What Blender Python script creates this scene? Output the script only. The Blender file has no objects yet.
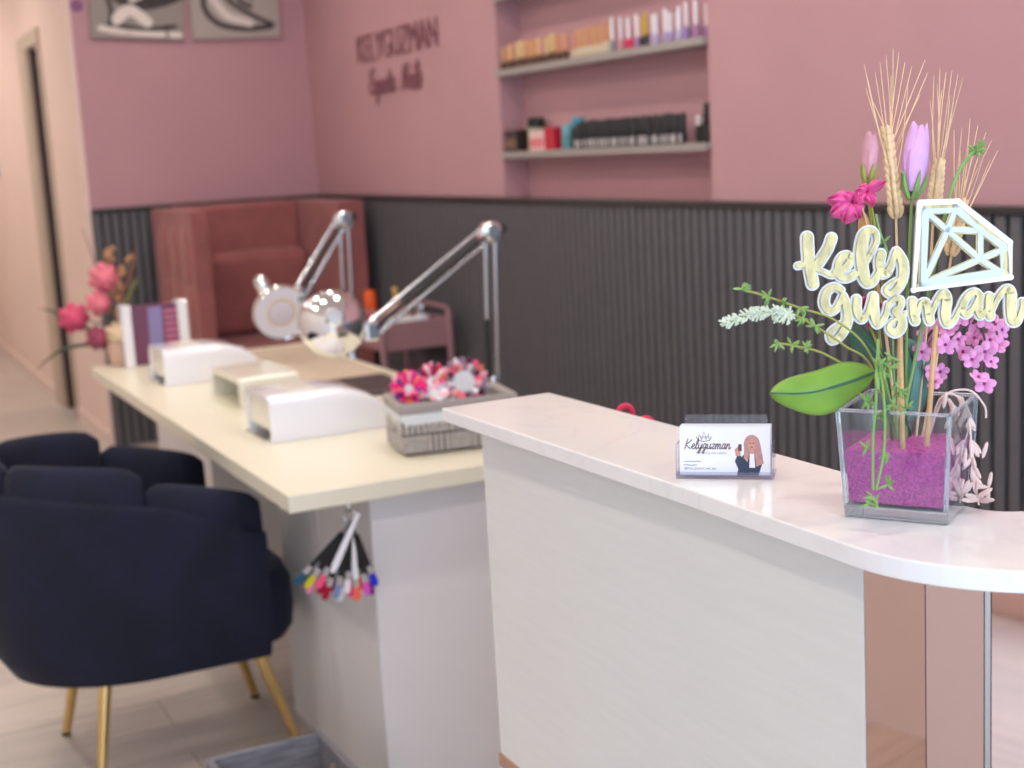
import bpy, bmesh, math, random
from mathutils import Vector, Matrix
random.seed(7)
SC = bpy.context.scene
COL = SC.collection
V = Vector
PI = math.pi

# ------------------------------------------------------------------ camera
F = 1396.5
RIGHT = V((0.89442695, -0.44374264, -0.05561379))
DOWN = V((-0.12375761, -0.12609391, -0.98426845))
FWD = V((0.42974932, 0.88723886, -0.16769832))
EYE = V((0, 0, 1.40))
cd = bpy.data.cameras.new('camera'); cam = bpy.data.objects.new('camera', cd); COL.objects.link(cam)
cd.sensor_width = 36; cd.lens = 36 * F / 1024; cd.clip_start = 0.02
m = Matrix((RIGHT, -DOWN, -FWD)).transposed().to_4x4(); m.translation = EYE
cam.matrix_world = m
cd.dof.use_dof = True; cd.dof.focus_distance = 1.27; cd.dof.aperture_fstop = 6.3
SC.camera = cam

def at(px, py, d):
    return EYE + RIGHT * ((px - 512) / F * d) + DOWN * ((py - 384) / F * d) + FWD * d

# ------------------------------------------------------------------ world, lights, exposure
SC.view_settings.view_transform = 'Standard'; SC.view_settings.look = 'None'
SC.view_settings.gamma = 1; SC.view_settings.use_curve_mapping = False
SC.view_settings.exposure = -0.08
w = bpy.data.worlds.new('daylight'); SC.world = w; w.use_nodes = True
bg = w.node_tree.nodes['Background']; bg.inputs[0].default_value = (0.58, 0.76, 1.0, 1); bg.inputs[1].default_value = 7.0

def area(name, loc, rot, sx, sy, power, col, shape='RECTANGLE', portal=False, spread=None):
    l = bpy.data.lights.new(name, 'AREA'); l.shape = shape; l.size = sx; l.size_y = sy
    l.energy = power; l.color = col
    if spread: l.spread = spread
    if portal: l.cycles.is_portal = True
    o = bpy.data.objects.new(name, l); o.location = loc; o.rotation_euler = rot; COL.objects.link(o)
    return o
FRONT_Y = -1.9
area('shopfront_portal', (0.5, FRONT_Y - .02, 1.25), (PI / 2, 0, 0), 3.0, 2.3, 1, (1, 1, 1), portal=True)
WARM = (1.0, 0.92, 0.83)
for yy in (0.6, 2.0, 3.4, 4.8, 6.2):
    for xx in (-0.4, 0.6, 1.6):
        area('downlight', (xx, yy, 2.735), (0, 0, 0), .13, .13, (6.6 if yy < 3 else 8.0) if yy < 4 else 6.2, WARM, 'DISK')
for yy in (8.3, 9.8, 11.2):
    area('hall_downlight', (0.2, yy, 2.735), (0, 0, 0), .13, .13, 15.0, WARM, 'DISK')

# ------------------------------------------------------------------ materials
def S(r, g, b):
    def f(c):
        c /= 255.0
        return c / 12.92 if c <= .04045 else ((c + .055) / 1.055) ** 2.4
    return (f(r), f(g), f(b), 1)

def mat(name, col, rough=.5, metal=0, noise=0, scale=20, bump=0, bscale=None, sheen=0, coat=0, spec=None, trans=0, stretch=None, emit=0):
    m = bpy.data.materials.new(name); m.use_nodes = True
    nt = m.node_tree; b = nt.nodes['Principled BSDF']
    b.inputs['Base Color'].default_value = col; b.inputs['Roughness'].default_value = rough; b.inputs['Metallic'].default_value = metal
    if spec is not None: b.inputs['Specular IOR Level'].default_value = spec
    if sheen: b.inputs['Sheen Weight'].default_value = sheen; b.inputs['Sheen Roughness'].default_value = .35
    if coat: b.inputs['Coat Weight'].default_value = coat; b.inputs['Coat Roughness'].default_value = .05
    if trans: b.inputs['Transmission Weight'].default_value = trans
    if noise or bump:
        tc = nt.nodes.new('ShaderNodeTexCoord'); mp = nt.nodes.new('ShaderNodeMapping')
        nt.links.new(tc.outputs['Object'], mp.inputs[0])
        if stretch: mp.inputs['Scale'].default_value = stretch
        n = nt.nodes.new('ShaderNodeTexNoise'); n.inputs['Scale'].default_value = scale; n.inputs['Detail'].default_value = 5
        nt.links.new(mp.outputs[0], n.inputs[0])
        if noise:
            r = nt.nodes.new('ShaderNodeValToRGB')
            r.color_ramp.elements[0].position = .3; r.color_ramp.elements[1].position = .7
            r.color_ramp.elements[0].color = tuple(c * (1 - noise) for c in col[:3]) + (1,)
            r.color_ramp.elements[1].color = tuple(min(1, c * (1 + noise)) for c in col[:3]) + (1,)
            nt.links.new(n.outputs['Fac'], r.inputs[0]); nt.links.new(r.outputs[0], b.inputs['Base Color'])
        if bump:
            n2 = nt.nodes.new('ShaderNodeTexNoise'); n2.inputs['Scale'].default_value = bscale or scale; n2.inputs['Detail'].default_value = 6
            nt.links.new(mp.outputs[0], n2.inputs[0])
            bp = nt.nodes.new('ShaderNodeBump'); bp.inputs['Strength'].default_value = bump; bp.inputs['Distance'].default_value = .01
            nt.links.new(n2.outputs['Fac'], bp.inputs['Height']); nt.links.new(bp.outputs[0], b.inputs['Normal'])
    return m

def glassy(name, tint, edge=.035, k=.55, pw=3.5):
    m = bpy.data.materials.new(name); m.use_nodes = True; nt = m.node_tree
    for n in list(nt.nodes):
        if n.type != 'OUTPUT_MATERIAL': nt.nodes.remove(n)
    out = [n for n in nt.nodes if n.type == 'OUTPUT_MATERIAL'][0]
    t = nt.nodes.new('ShaderNodeBsdfTransparent'); t.inputs[0].default_value = tint
    g = nt.nodes.new('ShaderNodeBsdfGlossy'); g.inputs['Roughness'].default_value = .02; g.inputs[0].default_value = (.95, .98, 1, 1)
    lw0 = nt.nodes.new('ShaderNodeLayerWeight'); lw1 = nt.nodes.new('ShaderNodeMath'); lw1.operation = 'POWER'; lw1.inputs[1].default_value = pw
    lw = nt.nodes.new('ShaderNodeMath'); lw.operation = 'MULTIPLY_ADD'; lw.inputs[1].default_value = k; lw.inputs[2].default_value = edge
    nt.links.new(lw0.outputs['Facing'], lw1.inputs[0]); nt.links.new(lw1.outputs[0], lw.inputs[0])
    mx = nt.nodes.new('ShaderNodeMixShader')
    nt.links.new(lw.outputs[0], mx.inputs[0]); nt.links.new(t.outputs[0], mx.inputs[1]); nt.links.new(g.outputs[0], mx.inputs[2])
    nt.links.new(mx.outputs[0], out.inputs[0])
    return m

M = {}
M['pink'] = mat('pink_paint', S(187, 143, 149), .75, noise=.03, scale=3, bump=.03, bscale=120)
M['hall'] = mat('cream_paint', S(232, 206, 196), .8, noise=.02, scale=3)
M['leftw'] = mat('blush_paint', S(234, 228, 226), .8, noise=.02, scale=3)
M['ceil'] = mat('ceiling_paint', S(236, 232, 228), .9)
M['slat'] = mat('charcoal_slat', S(94, 93, 98), .55, noise=.06, scale=30)
M['groove'] = mat('groove_black', S(36, 33, 34), .7)
M['rail'] = mat('black_rail', S(45, 42, 42), .3)
M['white'] = mat('white_laminate', S(228, 226, 226), .35, noise=.015, scale=6)
M['whitepanel'] = mat('white_linear_panel', S(221, 221, 216), .45, noise=.02, scale=12, stretch=(1, 1, 12))
M['cream'] = mat('cream_laminate', S(231, 225, 203), .3, noise=.012, scale=8)
M['gloss'] = mat('gloss_white', S(240, 240, 244), .12, coat=.6)
M['glosscream'] = mat('gloss_cream', S(232, 228, 212), .2, coat=.3)
M['chrome'] = mat('chrome', (.86, .86, .86, 1), .06, 1)
M['steel'] = mat('brushed_chrome', (.62, .62, .62, 1), .2, 1)
M['black'] = mat('black_plastic', S(28, 27, 28), .4)
M['rose'] = mat('rose_mirror', (.68, .49, .42, 1), .03, 1)
M['rosestrip'] = mat('rose_strip', (.62, .40, .30, 1), .3, 1)
M['navy'] = mat('navy_velvet', S(15, 18, 40), .9, noise=.35, scale=9, sheen=.07, bump=.12, bscale=40)
M['gold'] = mat('brass', (.78, .55, .22, 1), .25, 1)
M['mauvev'] = mat('rose_velvet', S(152, 90, 88), .85, noise=.12, scale=9, sheen=.2)
M['cartp'] = mat('mauve_paint', S(160, 118, 124), .45)
M['shelfg'] = mat('grey_shelf', S(158, 150, 146), .5)
M['crate'] = mat('grey_wash_wood', S(128, 126, 130), .75, noise=.35, scale=14, stretch=(1, 8, 8), bump=.2)
M['wicker'] = mat('grey_wicker', S(186, 178, 172), .8, noise=.25, scale=90, stretch=(1, 1, 3), bump=.4, bscale=120)
M['liner'] = mat('grey_liner', S(160, 152, 149), .9, bump=.1, bscale=200)
M['lace'] = mat('white_lace', S(214, 218, 220), .9, noise=.06, scale=150)
M['sand'] = mat('magenta_sand', S(204, 74, 160), .75, noise=.35, scale=420, bump=.5, bscale=420)
M['leaf'] = mat('leaf_green', S(112, 150, 48), .45, noise=.16, scale=22)
M['dleaf'] = mat('dark_leaf', S(52, 88, 70), .5, noise=.15, scale=25)
M['stem'] = mat('fresh_stem', S(126, 162, 88), .5)
M['ystem'] = mat('olive_stem', S(150, 148, 70), .6)
M['wheat'] = mat('wheat_straw', S(224, 192, 148), .7, noise=.12, scale=120)
M['oat'] = mat('dried_oat', S(222, 192, 182), .7, noise=.1, scale=90)
M['lilac'] = mat('lilac_petal', S(212, 162, 214), .6, noise=.1, scale=40)
M['mauvebud'] = mat('mauve_petal', S(196, 140, 150), .6, noise=.15, scale=60)
M['magenta'] = mat('magenta_petal', S(212, 84, 142), .55, noise=.3, scale=45)
M['blossom'] = mat('pink_blossom', S(232, 152, 200), .55, noise=.2, scale=70)
M['blossomc'] = mat('blossom_heart', S(150, 50, 110), .6)
M['lavender'] = mat('white_lavender', S(214, 222, 200), .7)
M['stick'] = mat('wood_stick', S(206, 160, 112), .6, noise=.1, scale=60)
M['twhite'] = mat('white_acrylic', S(226, 227, 222), .3)
M['tgold'] = mat('gold_acrylic', (.36, .28, .13, 1), .28, .6, noise=.3, scale=55, stretch=(3, 3, 1))  # streaky noise puts uneven mirror reflections into the gold colour
M['tpale'] = mat('pale_acrylic', S(194, 204, 212), .25)
M['card'] = mat('card_white', S(240, 240, 244), .5)
M['ink'] = mat('brown_ink', S(96, 62, 56), .6)
M['grayink'] = mat('grey_ink', S(120, 116, 120), .6)
M['hair'] = mat('print_hair', S(190, 142, 138), .6, noise=.15, scale=300)
M['skin'] = mat('print_skin', S(206, 150, 132), .6)
M['denim'] = mat('print_navy', S(52, 66, 90), .6)
M['ltblue'] = mat('print_paleblue', S(214, 222, 234), .6)
M['vaseglass'] = glassy('vase_glass', (.93, .965, .975, 1), .05, .8, 2.6)
M['acrylic'] = glassy('clear_acrylic', (.86, .87, .93, 1), .08)
M['edgeglass'] = mat('thick_glass_edge', (.86, .95, .97, 1), .06, trans=.82)
M['lampwhite'] = mat('lamp_diffuser', S(226, 226, 234), .5)
M['darkmat'] = mat('dark_grille', S(92, 76, 74), .6, noise=.3, scale=220)
M['beige'] = mat('beige_mat', S(198, 180, 158), .7, noise=.06, scale=30)
M['peach'] = mat('peach_vase', S(206, 170, 148), .5)
M['signp'] = mat('mauve_sign', S(138, 88, 98), .5)
M['doorshade'] = mat('doorway_shade', S(44, 28, 30), .5)  # dark colour stands in for the shade inside the hall doorway
M['casing'] = mat('beige_casing', S(190, 172, 154), .6)
M['baseb'] = mat('pale_baseboard', S(226, 204, 196), .5)

def rgb(name, r, g, b, rough=.35, coat=0): 
    k = (name, r, g, b)
    if k not in M: M[k] = mat(name, S(r, g, b), rough, coat=coat)
    return M[k]

# floor planks
def floor_mat():
    m = bpy.data.materials.new('greige_planks'); m.use_nodes = True; nt = m.node_tree; b = nt.nodes['Principled BSDF']
    tc = nt.nodes.new('ShaderNodeTexCoord'); mp = nt.nodes.new('ShaderNodeMapping'); mp.inputs['Rotation'].default_value = (0, 0, 0)
    nt.links.new(tc.outputs['Object'], mp.inputs[0])
    br = nt.nodes.new('ShaderNodeTexBrick'); br.inputs['Scale'].default_value = 1; br.inputs['Brick Width'].default_value = 1.3
    br.inputs['Row Height'].default_value = .19; br.inputs['Mortar Size'].default_value = .002
    br.inputs['Color1'].default_value = S(208, 196, 186); br.inputs['Color2'].default_value = S(194, 184, 176); br.inputs['Mortar'].default_value = S(150, 138, 128)
    nt.links.new(mp.outputs[0], br.inputs[0])
    mp2 = nt.nodes.new('ShaderNodeMapping'); mp2.inputs['Scale'].default_value = (1.2, 14, 1); nt.links.new(tc.outputs['Object'], mp2.inputs[0])
    n = nt.nodes.new('ShaderNodeTexNoise'); n.inputs['Scale'].default_value = 3; n.inputs['Detail'].default_value = 8; nt.links.new(mp2.outputs[0], n.inputs[0])
    r = nt.nodes.new('ShaderNodeValToRGB'); r.color_ramp.elements[0].position = .3; r.color_ramp.elements[1].position = .7
    r.color_ramp.elements[0].color = (.72, .72, .74, 1); r.color_ramp.elements[1].color = (1.0, .98, .97, 1)
    nt.links.new(n.outputs['Fac'], r.inputs[0])
    mx = nt.nodes.new('ShaderNodeMix'); mx.data_type = 'RGBA'; mx.blend_type = 'MULTIPLY'; mx.inputs[0].default_value = .8
    nt.links.new(br.outputs[0], mx.inputs[6]); nt.links.new(r.outputs[0], mx.inputs[7]); nt.links.new(mx.outputs[2], b.inputs['Base Color'])
    b.inputs['Roughness'].default_value = .38
    return m
M['floor'] = floor_mat()

def quartz():
    m = bpy.data.materials.new('white_quartz'); m.use_nodes = True; nt = m.node_tree; b = nt.nodes['Principled BSDF']
    tc = nt.nodes.new('ShaderNodeTexCoord')
    n = nt.nodes.new('ShaderNodeTexNoise'); n.inputs['Scale'].default_value = 4; n.inputs['Detail'].default_value = 6; n.inputs['Distortion'].default_value = 1.4
    nt.links.new(tc.outputs['Object'], n.inputs[0])
    r = nt.nodes.new('ShaderNodeValToRGB'); e = r.color_ramp.elements
    e[0].position = .47; e[0].color = S(235, 233, 230); e[1].position = .53; e[1].color = S(235, 233, 230)
    k = e.new(.5); k.color = S(231, 228, 226)
    nt.links.new(n.outputs['Fac'], r.inputs[0]); nt.links.new(r.outputs[0], b.inputs['Base Color'])
    b.inputs['Roughness'].default_value = .1; b.inputs['Coat Weight'].default_value = .3; b.inputs['Coat Roughness'].default_value = .03
    return m
M['quartz'] = quartz()

# ------------------------------------------------------------------ mesh builder
class MB:
    def __init__(s): s.v = []; s.f = []; s.mi = []
    def add(s, vs, fs, k=0):
        n = len(s.v); s.v += [V(p) for p in vs]; s.f += [[i + n for i in f] for f in fs]; s.mi += [k] * len(fs); return s
    def box(s, a, b, k=0, mx=None):
        (x0, y0, z0), (x1, y1, z1) = a, b
        vs = [V(p) for p in ((x0, y0, z0), (x1, y0, z0), (x1, y1, z0), (x0, y1, z0), (x0, y0, z1), (x1, y0, z1), (x1, y1, z1), (x0, y1, z1))]
        if mx: vs = [mx @ p for p in vs]
        return s.add(vs, [(3, 2, 1, 0), (4, 5, 6, 7), (0, 1, 5, 4), (1, 2, 6, 5), (2, 3, 7, 6), (3, 0, 4, 7)], k)
    def tube(s, pts, r, n=10, k=0, cap=True):
        pts = [V(p) for p in pts]; N = len(pts); rs = r if isinstance(r, (list, tuple)) else [r] * N
        d0 = (pts[1] - pts[0]).normalized(); up = V((0, 0, 1)) if abs(d0.z) < .9 else V((1, 0, 0))
        e1 = d0.cross(up).normalized(); vs = []
        for i, p in enumerate(pts):
            d = (pts[min(i + 1, N - 1)] - pts[max(i - 1, 0)]).normalized()
            e1 = (e1 - d * e1.dot(d)).normalized(); e2 = d.cross(e1)
            for j in range(n):
                a = 2 * PI * j / n; vs.append(p + (e1 * math.cos(a) + e2 * math.sin(a)) * rs[i])
        fs = [(i * n + j, i * n + (j + 1) % n, (i + 1) * n + (j + 1) % n, (i + 1) * n + j) for i in range(N - 1) for j in range(n)]
        if cap: fs += [tuple(range(n))[::-1], tuple((N - 1) * n + j for j in range(n))]
        return s.add(vs, fs, k)
    def lathe(s, prof, c=(0, 0, 0), n=20, k=0, mx=None, sq=0):
        c = V(c); vs = []
        for (r, z) in prof:
            for j in range(n):
                a = 2 * PI * j / n
                p = V((r * math.cos(a), r * math.sin(a), z))
                vs.append((mx @ p if mx else p) + c)
        N = len(prof)
        fs = [(i * n + j, i * n + (j + 1) % n, (i + 1) * n + (j + 1) % n, (i + 1) * n + j) for i in range(N - 1) for j in range(n)]
        if prof[0][0] > 1e-6: fs.append(tuple(range(n))[::-1])
        if prof[-1][0] > 1e-6: fs.append(tuple((N - 1) * n + j for j in range(n)))
        return s.add(vs, fs, k)
    def ball(s, c, r, n=12, k=0, mx=None):
        r = V(r) if not isinstance(r, (int, float)) else V((r, r, r)); c = V(c); vs = []; m_ = n // 2
        for i in range(m_ + 1):
            t = PI * i / m_
            for j in range(n):
                a = 2 * PI * j / n
                p = V((r.x * math.sin(t) * math.cos(a), r.y * math.sin(t) * math.sin(a), r.z * math.cos(t)))
                vs.append((mx @ p if mx else p) + c)
        fs = [(i * n + j, (i + 1) * n + j, (i + 1) * n + (j + 1) % n, i * n + (j + 1) % n) for i in range(m_) for j in range(n)]
        return s.add(vs, fs, k)
    def prism(s, poly, o, u, v, w, k=0):
        # poly in (u,v), extruded by vector w
        o, u, v, w = V(o), V(u), V(v), V(w); n = len(poly)
        vs = [o + u * a + v * b for a, b in poly] + [o + u * a + v * b + w for a, b in poly]
        fs = [tuple(range(n))[::-1], tuple(n + i for i in range(n))] + [(i, (i + 1) % n, n + (i + 1) % n, n + i) for i in range(n)]
        return s.add(vs, fs, k)
    def grid(s, fn, nu, nv, k=0, cu=False):
        vs = [fn(i / nu, j / nv) for i in range(nu + (0 if cu else 1)) for j in range(nv + 1)]
        R = nu if cu else nu + 1
        fs = [(i * (nv + 1) + j, ((i + 1) % R) * (nv + 1) + j, ((i + 1) % R) * (nv + 1) + j + 1, i * (nv + 1) + j + 1) for i in range(nu) for j in range(nv)]
        return s.add(vs, fs, k)
    def stroke(s, pts, wd, n_, t0, t1, k=0):
        # ribbon along pts lying in the plane with normal n_, from offset t0 to t1 along n_, round ends
        P = [V(p) for p in pts]; n_ = V(n_); N = len(P); ws = wd if isinstance(wd, (list, tuple)) else [wd] * N
        L = []; R = []
        for i in range(N):
            d = (P[min(i + 1, N - 1)] - P[max(i - 1, 0)]).normalized(); sd = d.cross(n_).normalized() * ws[i] / 2
            L.append(P[i] + sd); R.append(P[i] - sd)
        for i in range(N - 1):
            q = [L[i], L[i + 1], R[i + 1], R[i]]
            vs = [p + n_ * t0 for p in q] + [p + n_ * (t1 + 2e-6 * i) for p in q]
            s.add(vs, [(0, 1, 2, 3), (7, 6, 5, 4), (0, 4, 5, 1), (1, 5, 6, 2), (2, 6, 7, 3), (3, 7, 4, 0)], k)
        e1 = n_.orthogonal().normalized(); e2 = n_.cross(e1)
        for i in range(N):
            m_ = 14
            c0 = [P[i] + (e1 * math.cos(2 * PI * j / m_) + e2 * math.sin(2 * PI * j / m_)) * ws[i] / 2 for j in range(m_)]
            vs = [p + n_ * t0 for p in c0] + [p + n_ * (t1 + (1e-5 * ((i % 3) + 1))) for p in c0]
            s.add(vs, [tuple(range(m_))[::-1], tuple(m_ + j for j in range(m_))] + [(j, (j + 1) % m_, m_ + (j + 1) % m_, m_ + j) for j in range(m_)], k)
        return s
    def build(s, name, mats, parent=None, smooth=False, bevel=0, sub=0, bseg=2, local=False):
        me = bpy.data.meshes.new(name)
        me.from_pydata([tuple(p) for p in s.v], [], s.f); me.update()
        if not isinstance(mats, (list, tuple)): mats = [mats]
        for q in mats: me.materials.append(q)
        for p, k in zip(me.polygons, s.mi): p.material_index = k; p.use_smooth = smooth
        bm = bmesh.new(); bm.from_mesh(me)
        bmesh.ops.recalc_face_normals(bm, faces=bm.faces)
        bm.to_mesh(me); bm.free()
        o = bpy.data.objects.new(name, me); COL.objects.link(o)
        if bevel:
            md = o.modifiers.new('bevel', 'BEVEL'); md.width = bevel; md.segments = bseg; md.limit_method = 'ANGLE'; md.angle_limit = math.radians(40)
            md.harden_normals = False
        if sub:
            md = o.modifiers.new('sub', 'SUBSURF'); md.levels = sub; md.render_levels = sub
        if smooth and not sub:
            try:
                me.set_sharp_from_angle(angle=math.radians(42))
            except Exception: pass
        if parent:
            o.parent = parent
            if not local:
                r = parent; off = V((0, 0, 0))
                while r: off += r.location; r = r.parent
                o.matrix_parent_inverse = Matrix.Translation(-off)
        return o

def tag(o, label, cat, group=None, kind=None):
    o['label'] = label; o['category'] = cat
    if group: o['group'] = group
    if kind: o['kind'] = kind
    return o
def thing(name, label, cat, loc, group=None, rz=0):
    o = bpy.data.objects.new(name, None); o.location = V(loc); o.rotation_euler = (0, 0, rz); COL.objects.link(o)
    return tag(o, label, cat, group)
def struct(name, mb, mats, **k):
    o = mb.build(name, mats, **k); o['kind'] = 'structure'; return o
def kids(o): return [c for c in bpy.data.objects if c.parent == o]
def dup(root, loc, rz=0, label=None, rot=None):
    r = root.copy(); COL.objects.link(r); r.location = V(loc); r.rotation_euler = rot if rot else (0, 0, rz)
    if label: r['label'] = label
    for c in root.children:
        d = c.copy(); COL.objects.link(d); d.parent = r
        for g in c.children:
            h = g.copy(); COL.objects.link(h); h.parent = d
    return r
def bez(pts, n=8):
    # Catmull-Rom through pts
    P = [V(p) for p in pts]; out = []
    for i in range(len(P) - 1):
        a = P[max(i - 1, 0)]; b = P[i]; c = P[i + 1]; d = P[min(i + 2, len(P) - 1)]
        for j in range(n):
            t = j / n
            out.append(.5 * ((2 * b) + (c - a) * t + (2 * a - 5 * b + 4 * c - d) * t * t + (3 * b - a - 3 * c + d) * t ** 3))
    out.append(P[-1]); return out
def text_mesh(body, size, extrude, mx, shear=0, align='LEFT', bold=0, spacing=1.0):
    cu = bpy.data.curves.new('txt', 'FONT'); cu.body = body; cu.size = size; cu.extrude = extrude; cu.shear = shear; cu.align_x = align
    cu.offset = bold; cu.space_character = spacing; cu.resolution_u = 3
    o = bpy.data.objects.new('txt', cu); COL.objects.link(o)
    bpy.context.view_layer.update()
    me = bpy.data.meshes.new_from_object(o.evaluated_get(bpy.context.evaluated_depsgraph_get()))
    mb = MB(); mb.add([mx @ v.co for v in me.vertices], [tuple(p.vertices) for p in me.polygons])
    bpy.data.objects.remove(o); bpy.data.curves.remove(cu); bpy.data.meshes.remove(me)
    return mb
def frame_mx(o, u, v):
    u = V(u).normalized(); v = V(v).normalized(); w_ = u.cross(v).normalized()
    m = Matrix((u, v, w_)).transposed().to_4x4(); m.translation = V(o); return m

# one-line brush script, letters as polylines on a unit grid (x-height 1)
HAND = {
 'K': (1.35, [[(.35, 1.9), (.28, 1), (.15, 0)], [(1.15, 1.8), (.7, 1.2), (.28, .85), (.6, .5), (1.25, .02)]]),
 'E': (1.1, [[(1.0, 1.75), (.6, 1.9), (.3, 1.5), (.55, 1.1), (.8, 1.05), (.4, .95), (.15, .5), (.4, .05), (.95, .2)]]),
 'N': (1.5, [[(.15, 0), (.35, 1.0), (.45, 1.8), (.7, 1.0), (1.0, .05), (1.15, 1.0), (1.35, 1.9)]]),
 'e': (.78, [[(0, .3), (.4, .5), (.6, .8), (.4, 1.0), (.15, .7), (.2, .15), (.5, 0), (.8, .3)]]),
 'l': (.55, [[(0, .3), (.35, 1.2), (.4, 1.85), (.2, 1.8), (.12, 1.0), (.18, .1), (.35, 0), (.58, .3)]]),
 'y': (.85, [[(.05, .95), (.1, .3), (.3, .05), (.55, .4), (.68, .95)], [(.68, .95), (.6, 0), (.4, -.75), (.15, -.7), (.3, -.3), (.85, .3)]]),
 'g': (.85, [[(.62, .9), (.3, 1.0), (.08, .5), (.25, .08), (.55, .4), (.65, .95)], [(.65, .95), (.58, 0), (.4, -.75), (.15, -.7), (.3, -.3), (.88, .3)]]),
 'u': (.85, [[(.05, .95), (.08, .3), (.25, 0), (.55, .35), (.62, .95)], [(.62, .95), (.6, .2), (.72, 0), (.9, .3)]]),
 'z': (.75, [[(.1, .9), (.4, 1.0), (.6, .85), (.2, .15), (.4, .0), (.78, .25)]]),
 'm': (1.25, [[(.08, .95), (.1, 0)], [(.1, .3), (.3, .95), (.48, .8), (.5, 0)], [(.5, .3), (.7, .95), (.9, .8), (.92, .1), (1.05, 0), (1.28, .3)]]),
 'n': (.9, [[(.08, .95), (.1, 0)], [(.1, .3), (.35, .95), (.55, .8), (.58, .1), (.7, 0), (.92, .3)]]),
 'a': (.85, [[(.6, .85), (.3, 1.0), (.05, .5), (.2, .05), (.45, .2), (.62, .9)], [(.62, .95), (.6, .2), (.7, 0), (.88, .3)]]),
 'x': (.75, [[(.05, .95), (.3, .5), (.6, 0), (.78, .2)], [(.62, .98), (.05, 0)]]),
 'p': (.85, [[(.15, 1.0), (.08, -.8)], [(.12, .5), (.4, 1.0), (.65, .6), (.45, .05), (.2, .1)], [(.5, .05), (.88, .3)]]),
 'r': (.65, [[(.08, .95), (.12, 0)], [(.12, .4), (.35, .9), (.55, .85), (.62, .5)]]),
 't': (.6, [[(.3, 1.6), (.2, .3), (.32, 0), (.62, .3)], [(.02, 1.05), (.58, 1.15)]]),
 'i': (.45, [[(.12, .95), (.12, .1), (.25, 0), (.48, .3)], [(.16, 1.4), (.18, 1.45)]]),
 's': (.65, [[(.0, .2), (.35, 1.0), (.5, .5), (.35, .02), (.05, .1)]]),
}
def script_word(mb, word, o, u, v, xh, wd, n_, t1, track=0.0, slant=.22, rise=0.0):
    o, u, v = V(o), V(u), V(v); x = 0
    for ch_ in word:
        if ch_ == ' ': x += .8; continue
        adv, sts = HAND[ch_]
        for st in sts: mb.stroke(bez([o + u * ((x + a + b * slant) * xh) + v * ((b + rise * x) * xh) for a, b in st], 4), wd, n_, 0, t1)
        x += adv + track
    return x * xh

# ------------------------------------------------------------------ room shell
XW, YB, CH = 2.40, 7.19, 2.75
NY0, NY1, ND = 3.51, 4.92, .10       # alcove in the right wall
XH = 1.195                             # hallway wall
struct('floor', MB().box((-2, -4, -.05), (3.4, 12.6, 0)), M['floor'])
struct('ceiling', MB().box((-2, FRONT_Y, CH), (3.4, 12.6, CH + .08)), M['ceil'])
wr = MB()
wr.box((XW, FRONT_Y, 0), (XW + .25, NY0, CH)); wr.box((XW, NY1, 0), (XW + .25, YB + .2, CH))
wr.box((XW, NY0, 0), (XW + .25, NY1, 1.19)); wr.box((XW + ND, NY0, 1.19), (XW + .25, NY1, CH))
struct('wall_right', wr, M['pink'])
struct('wall_back', MB().box((XH + .02, YB, 0), (XW, YB + .16, CH)), M['pink'])
wh = MB(); DY0, DY1, DH = 8.17, 8.62, 2.10
wh.box((XH, YB, 0), (XH + .02, YB + .16, CH)); wh.box((XH, YB + .16, 0), (XH + .16, DY0, CH)); wh.box((XH, DY1, 0), (XH + .16, 12.5, CH)); wh.box((XH, DY0, DH), (XH + .16, DY1, CH))
struct('wall_hall', wh, M['hall'])
struct('wall_end', MB().box((-2, 12.5, 0), (XH + .16, 12.6, CH)), M['hall'])
struct('wall_left', MB().box((-1.15, FRONT_Y, 0), (-1.05, 12.5, CH)), M['leftw'])
wf = MB(); wf.box((-1.15, FRONT_Y - .1, 0), (-1.0, FRONT_Y, CH)); wf.box((2.0, FRONT_Y - .1, 0), (2.65, FRONT_Y, CH))
wf.box((-1.0, FRONT_Y - .1, 2.4), (2.0, FRONT_Y, CH)); wf.box((-1.0, FRONT_Y - .1, 0), (2.0, FRONT_Y, .1))
struct('wall_front', wf, M['hall'])
wn = MB()
for x in (-1.0, 0, .98, 1.95): wn.box((x, FRONT_Y - .08, .1), (x + .05, FRONT_Y - .02, 2.4))
for z in (.1, 2.35): wn.box((-1.0, FRONT_Y - .08, z), (2.0, FRONT_Y - .02, z + .05))
struct('window_1', wn, M['black'])
struct('door_shade_leaf', MB().box((XH + .012, DY1 - .045, 0.004), (XH + .56, DY1 - .005, DH - .004)), M['doorshade'])  # dark leaf put in the opening for its shade
struct('wall_side_room', MB().box((XH + .16, DY0 - .3, 0), (XH + .2, DY0 - .02, CH)).box((XH + .7, DY0 - .3, 0), (XH + .8, DY1 + .3, CH)), M['doorshade'])  # unseen room, its unlit gloom put into the wall colour
cs = MB(); cs.box((XH - .012, DY1, 0), (XH + .07, DY1 + .0, DH)) if False else None
cs.box((XH - .014, DY1, 0), (XH + .0, DY1 + .30, DH + .08)); cs.box((XH - .014, DY0 - .07, 0), (XH, DY0, DH + .08)); cs.box((XH - .014, DY0, DH), (XH, DY1, DH + .08))
cs.box((XH, DY1 - .012, 0), (XH + .010, DY1, DH))
struct('trim_5', cs, M['casing'])
bb = MB(); bb.box((XH - .012, YB, 0), (XH, DY0 - .07, .08)); bb.box((XH - .012, DY1 + .30, 0), (XH, 12.5, .08))
struct('baseboard_hall', bb, M['baseb'])
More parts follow.
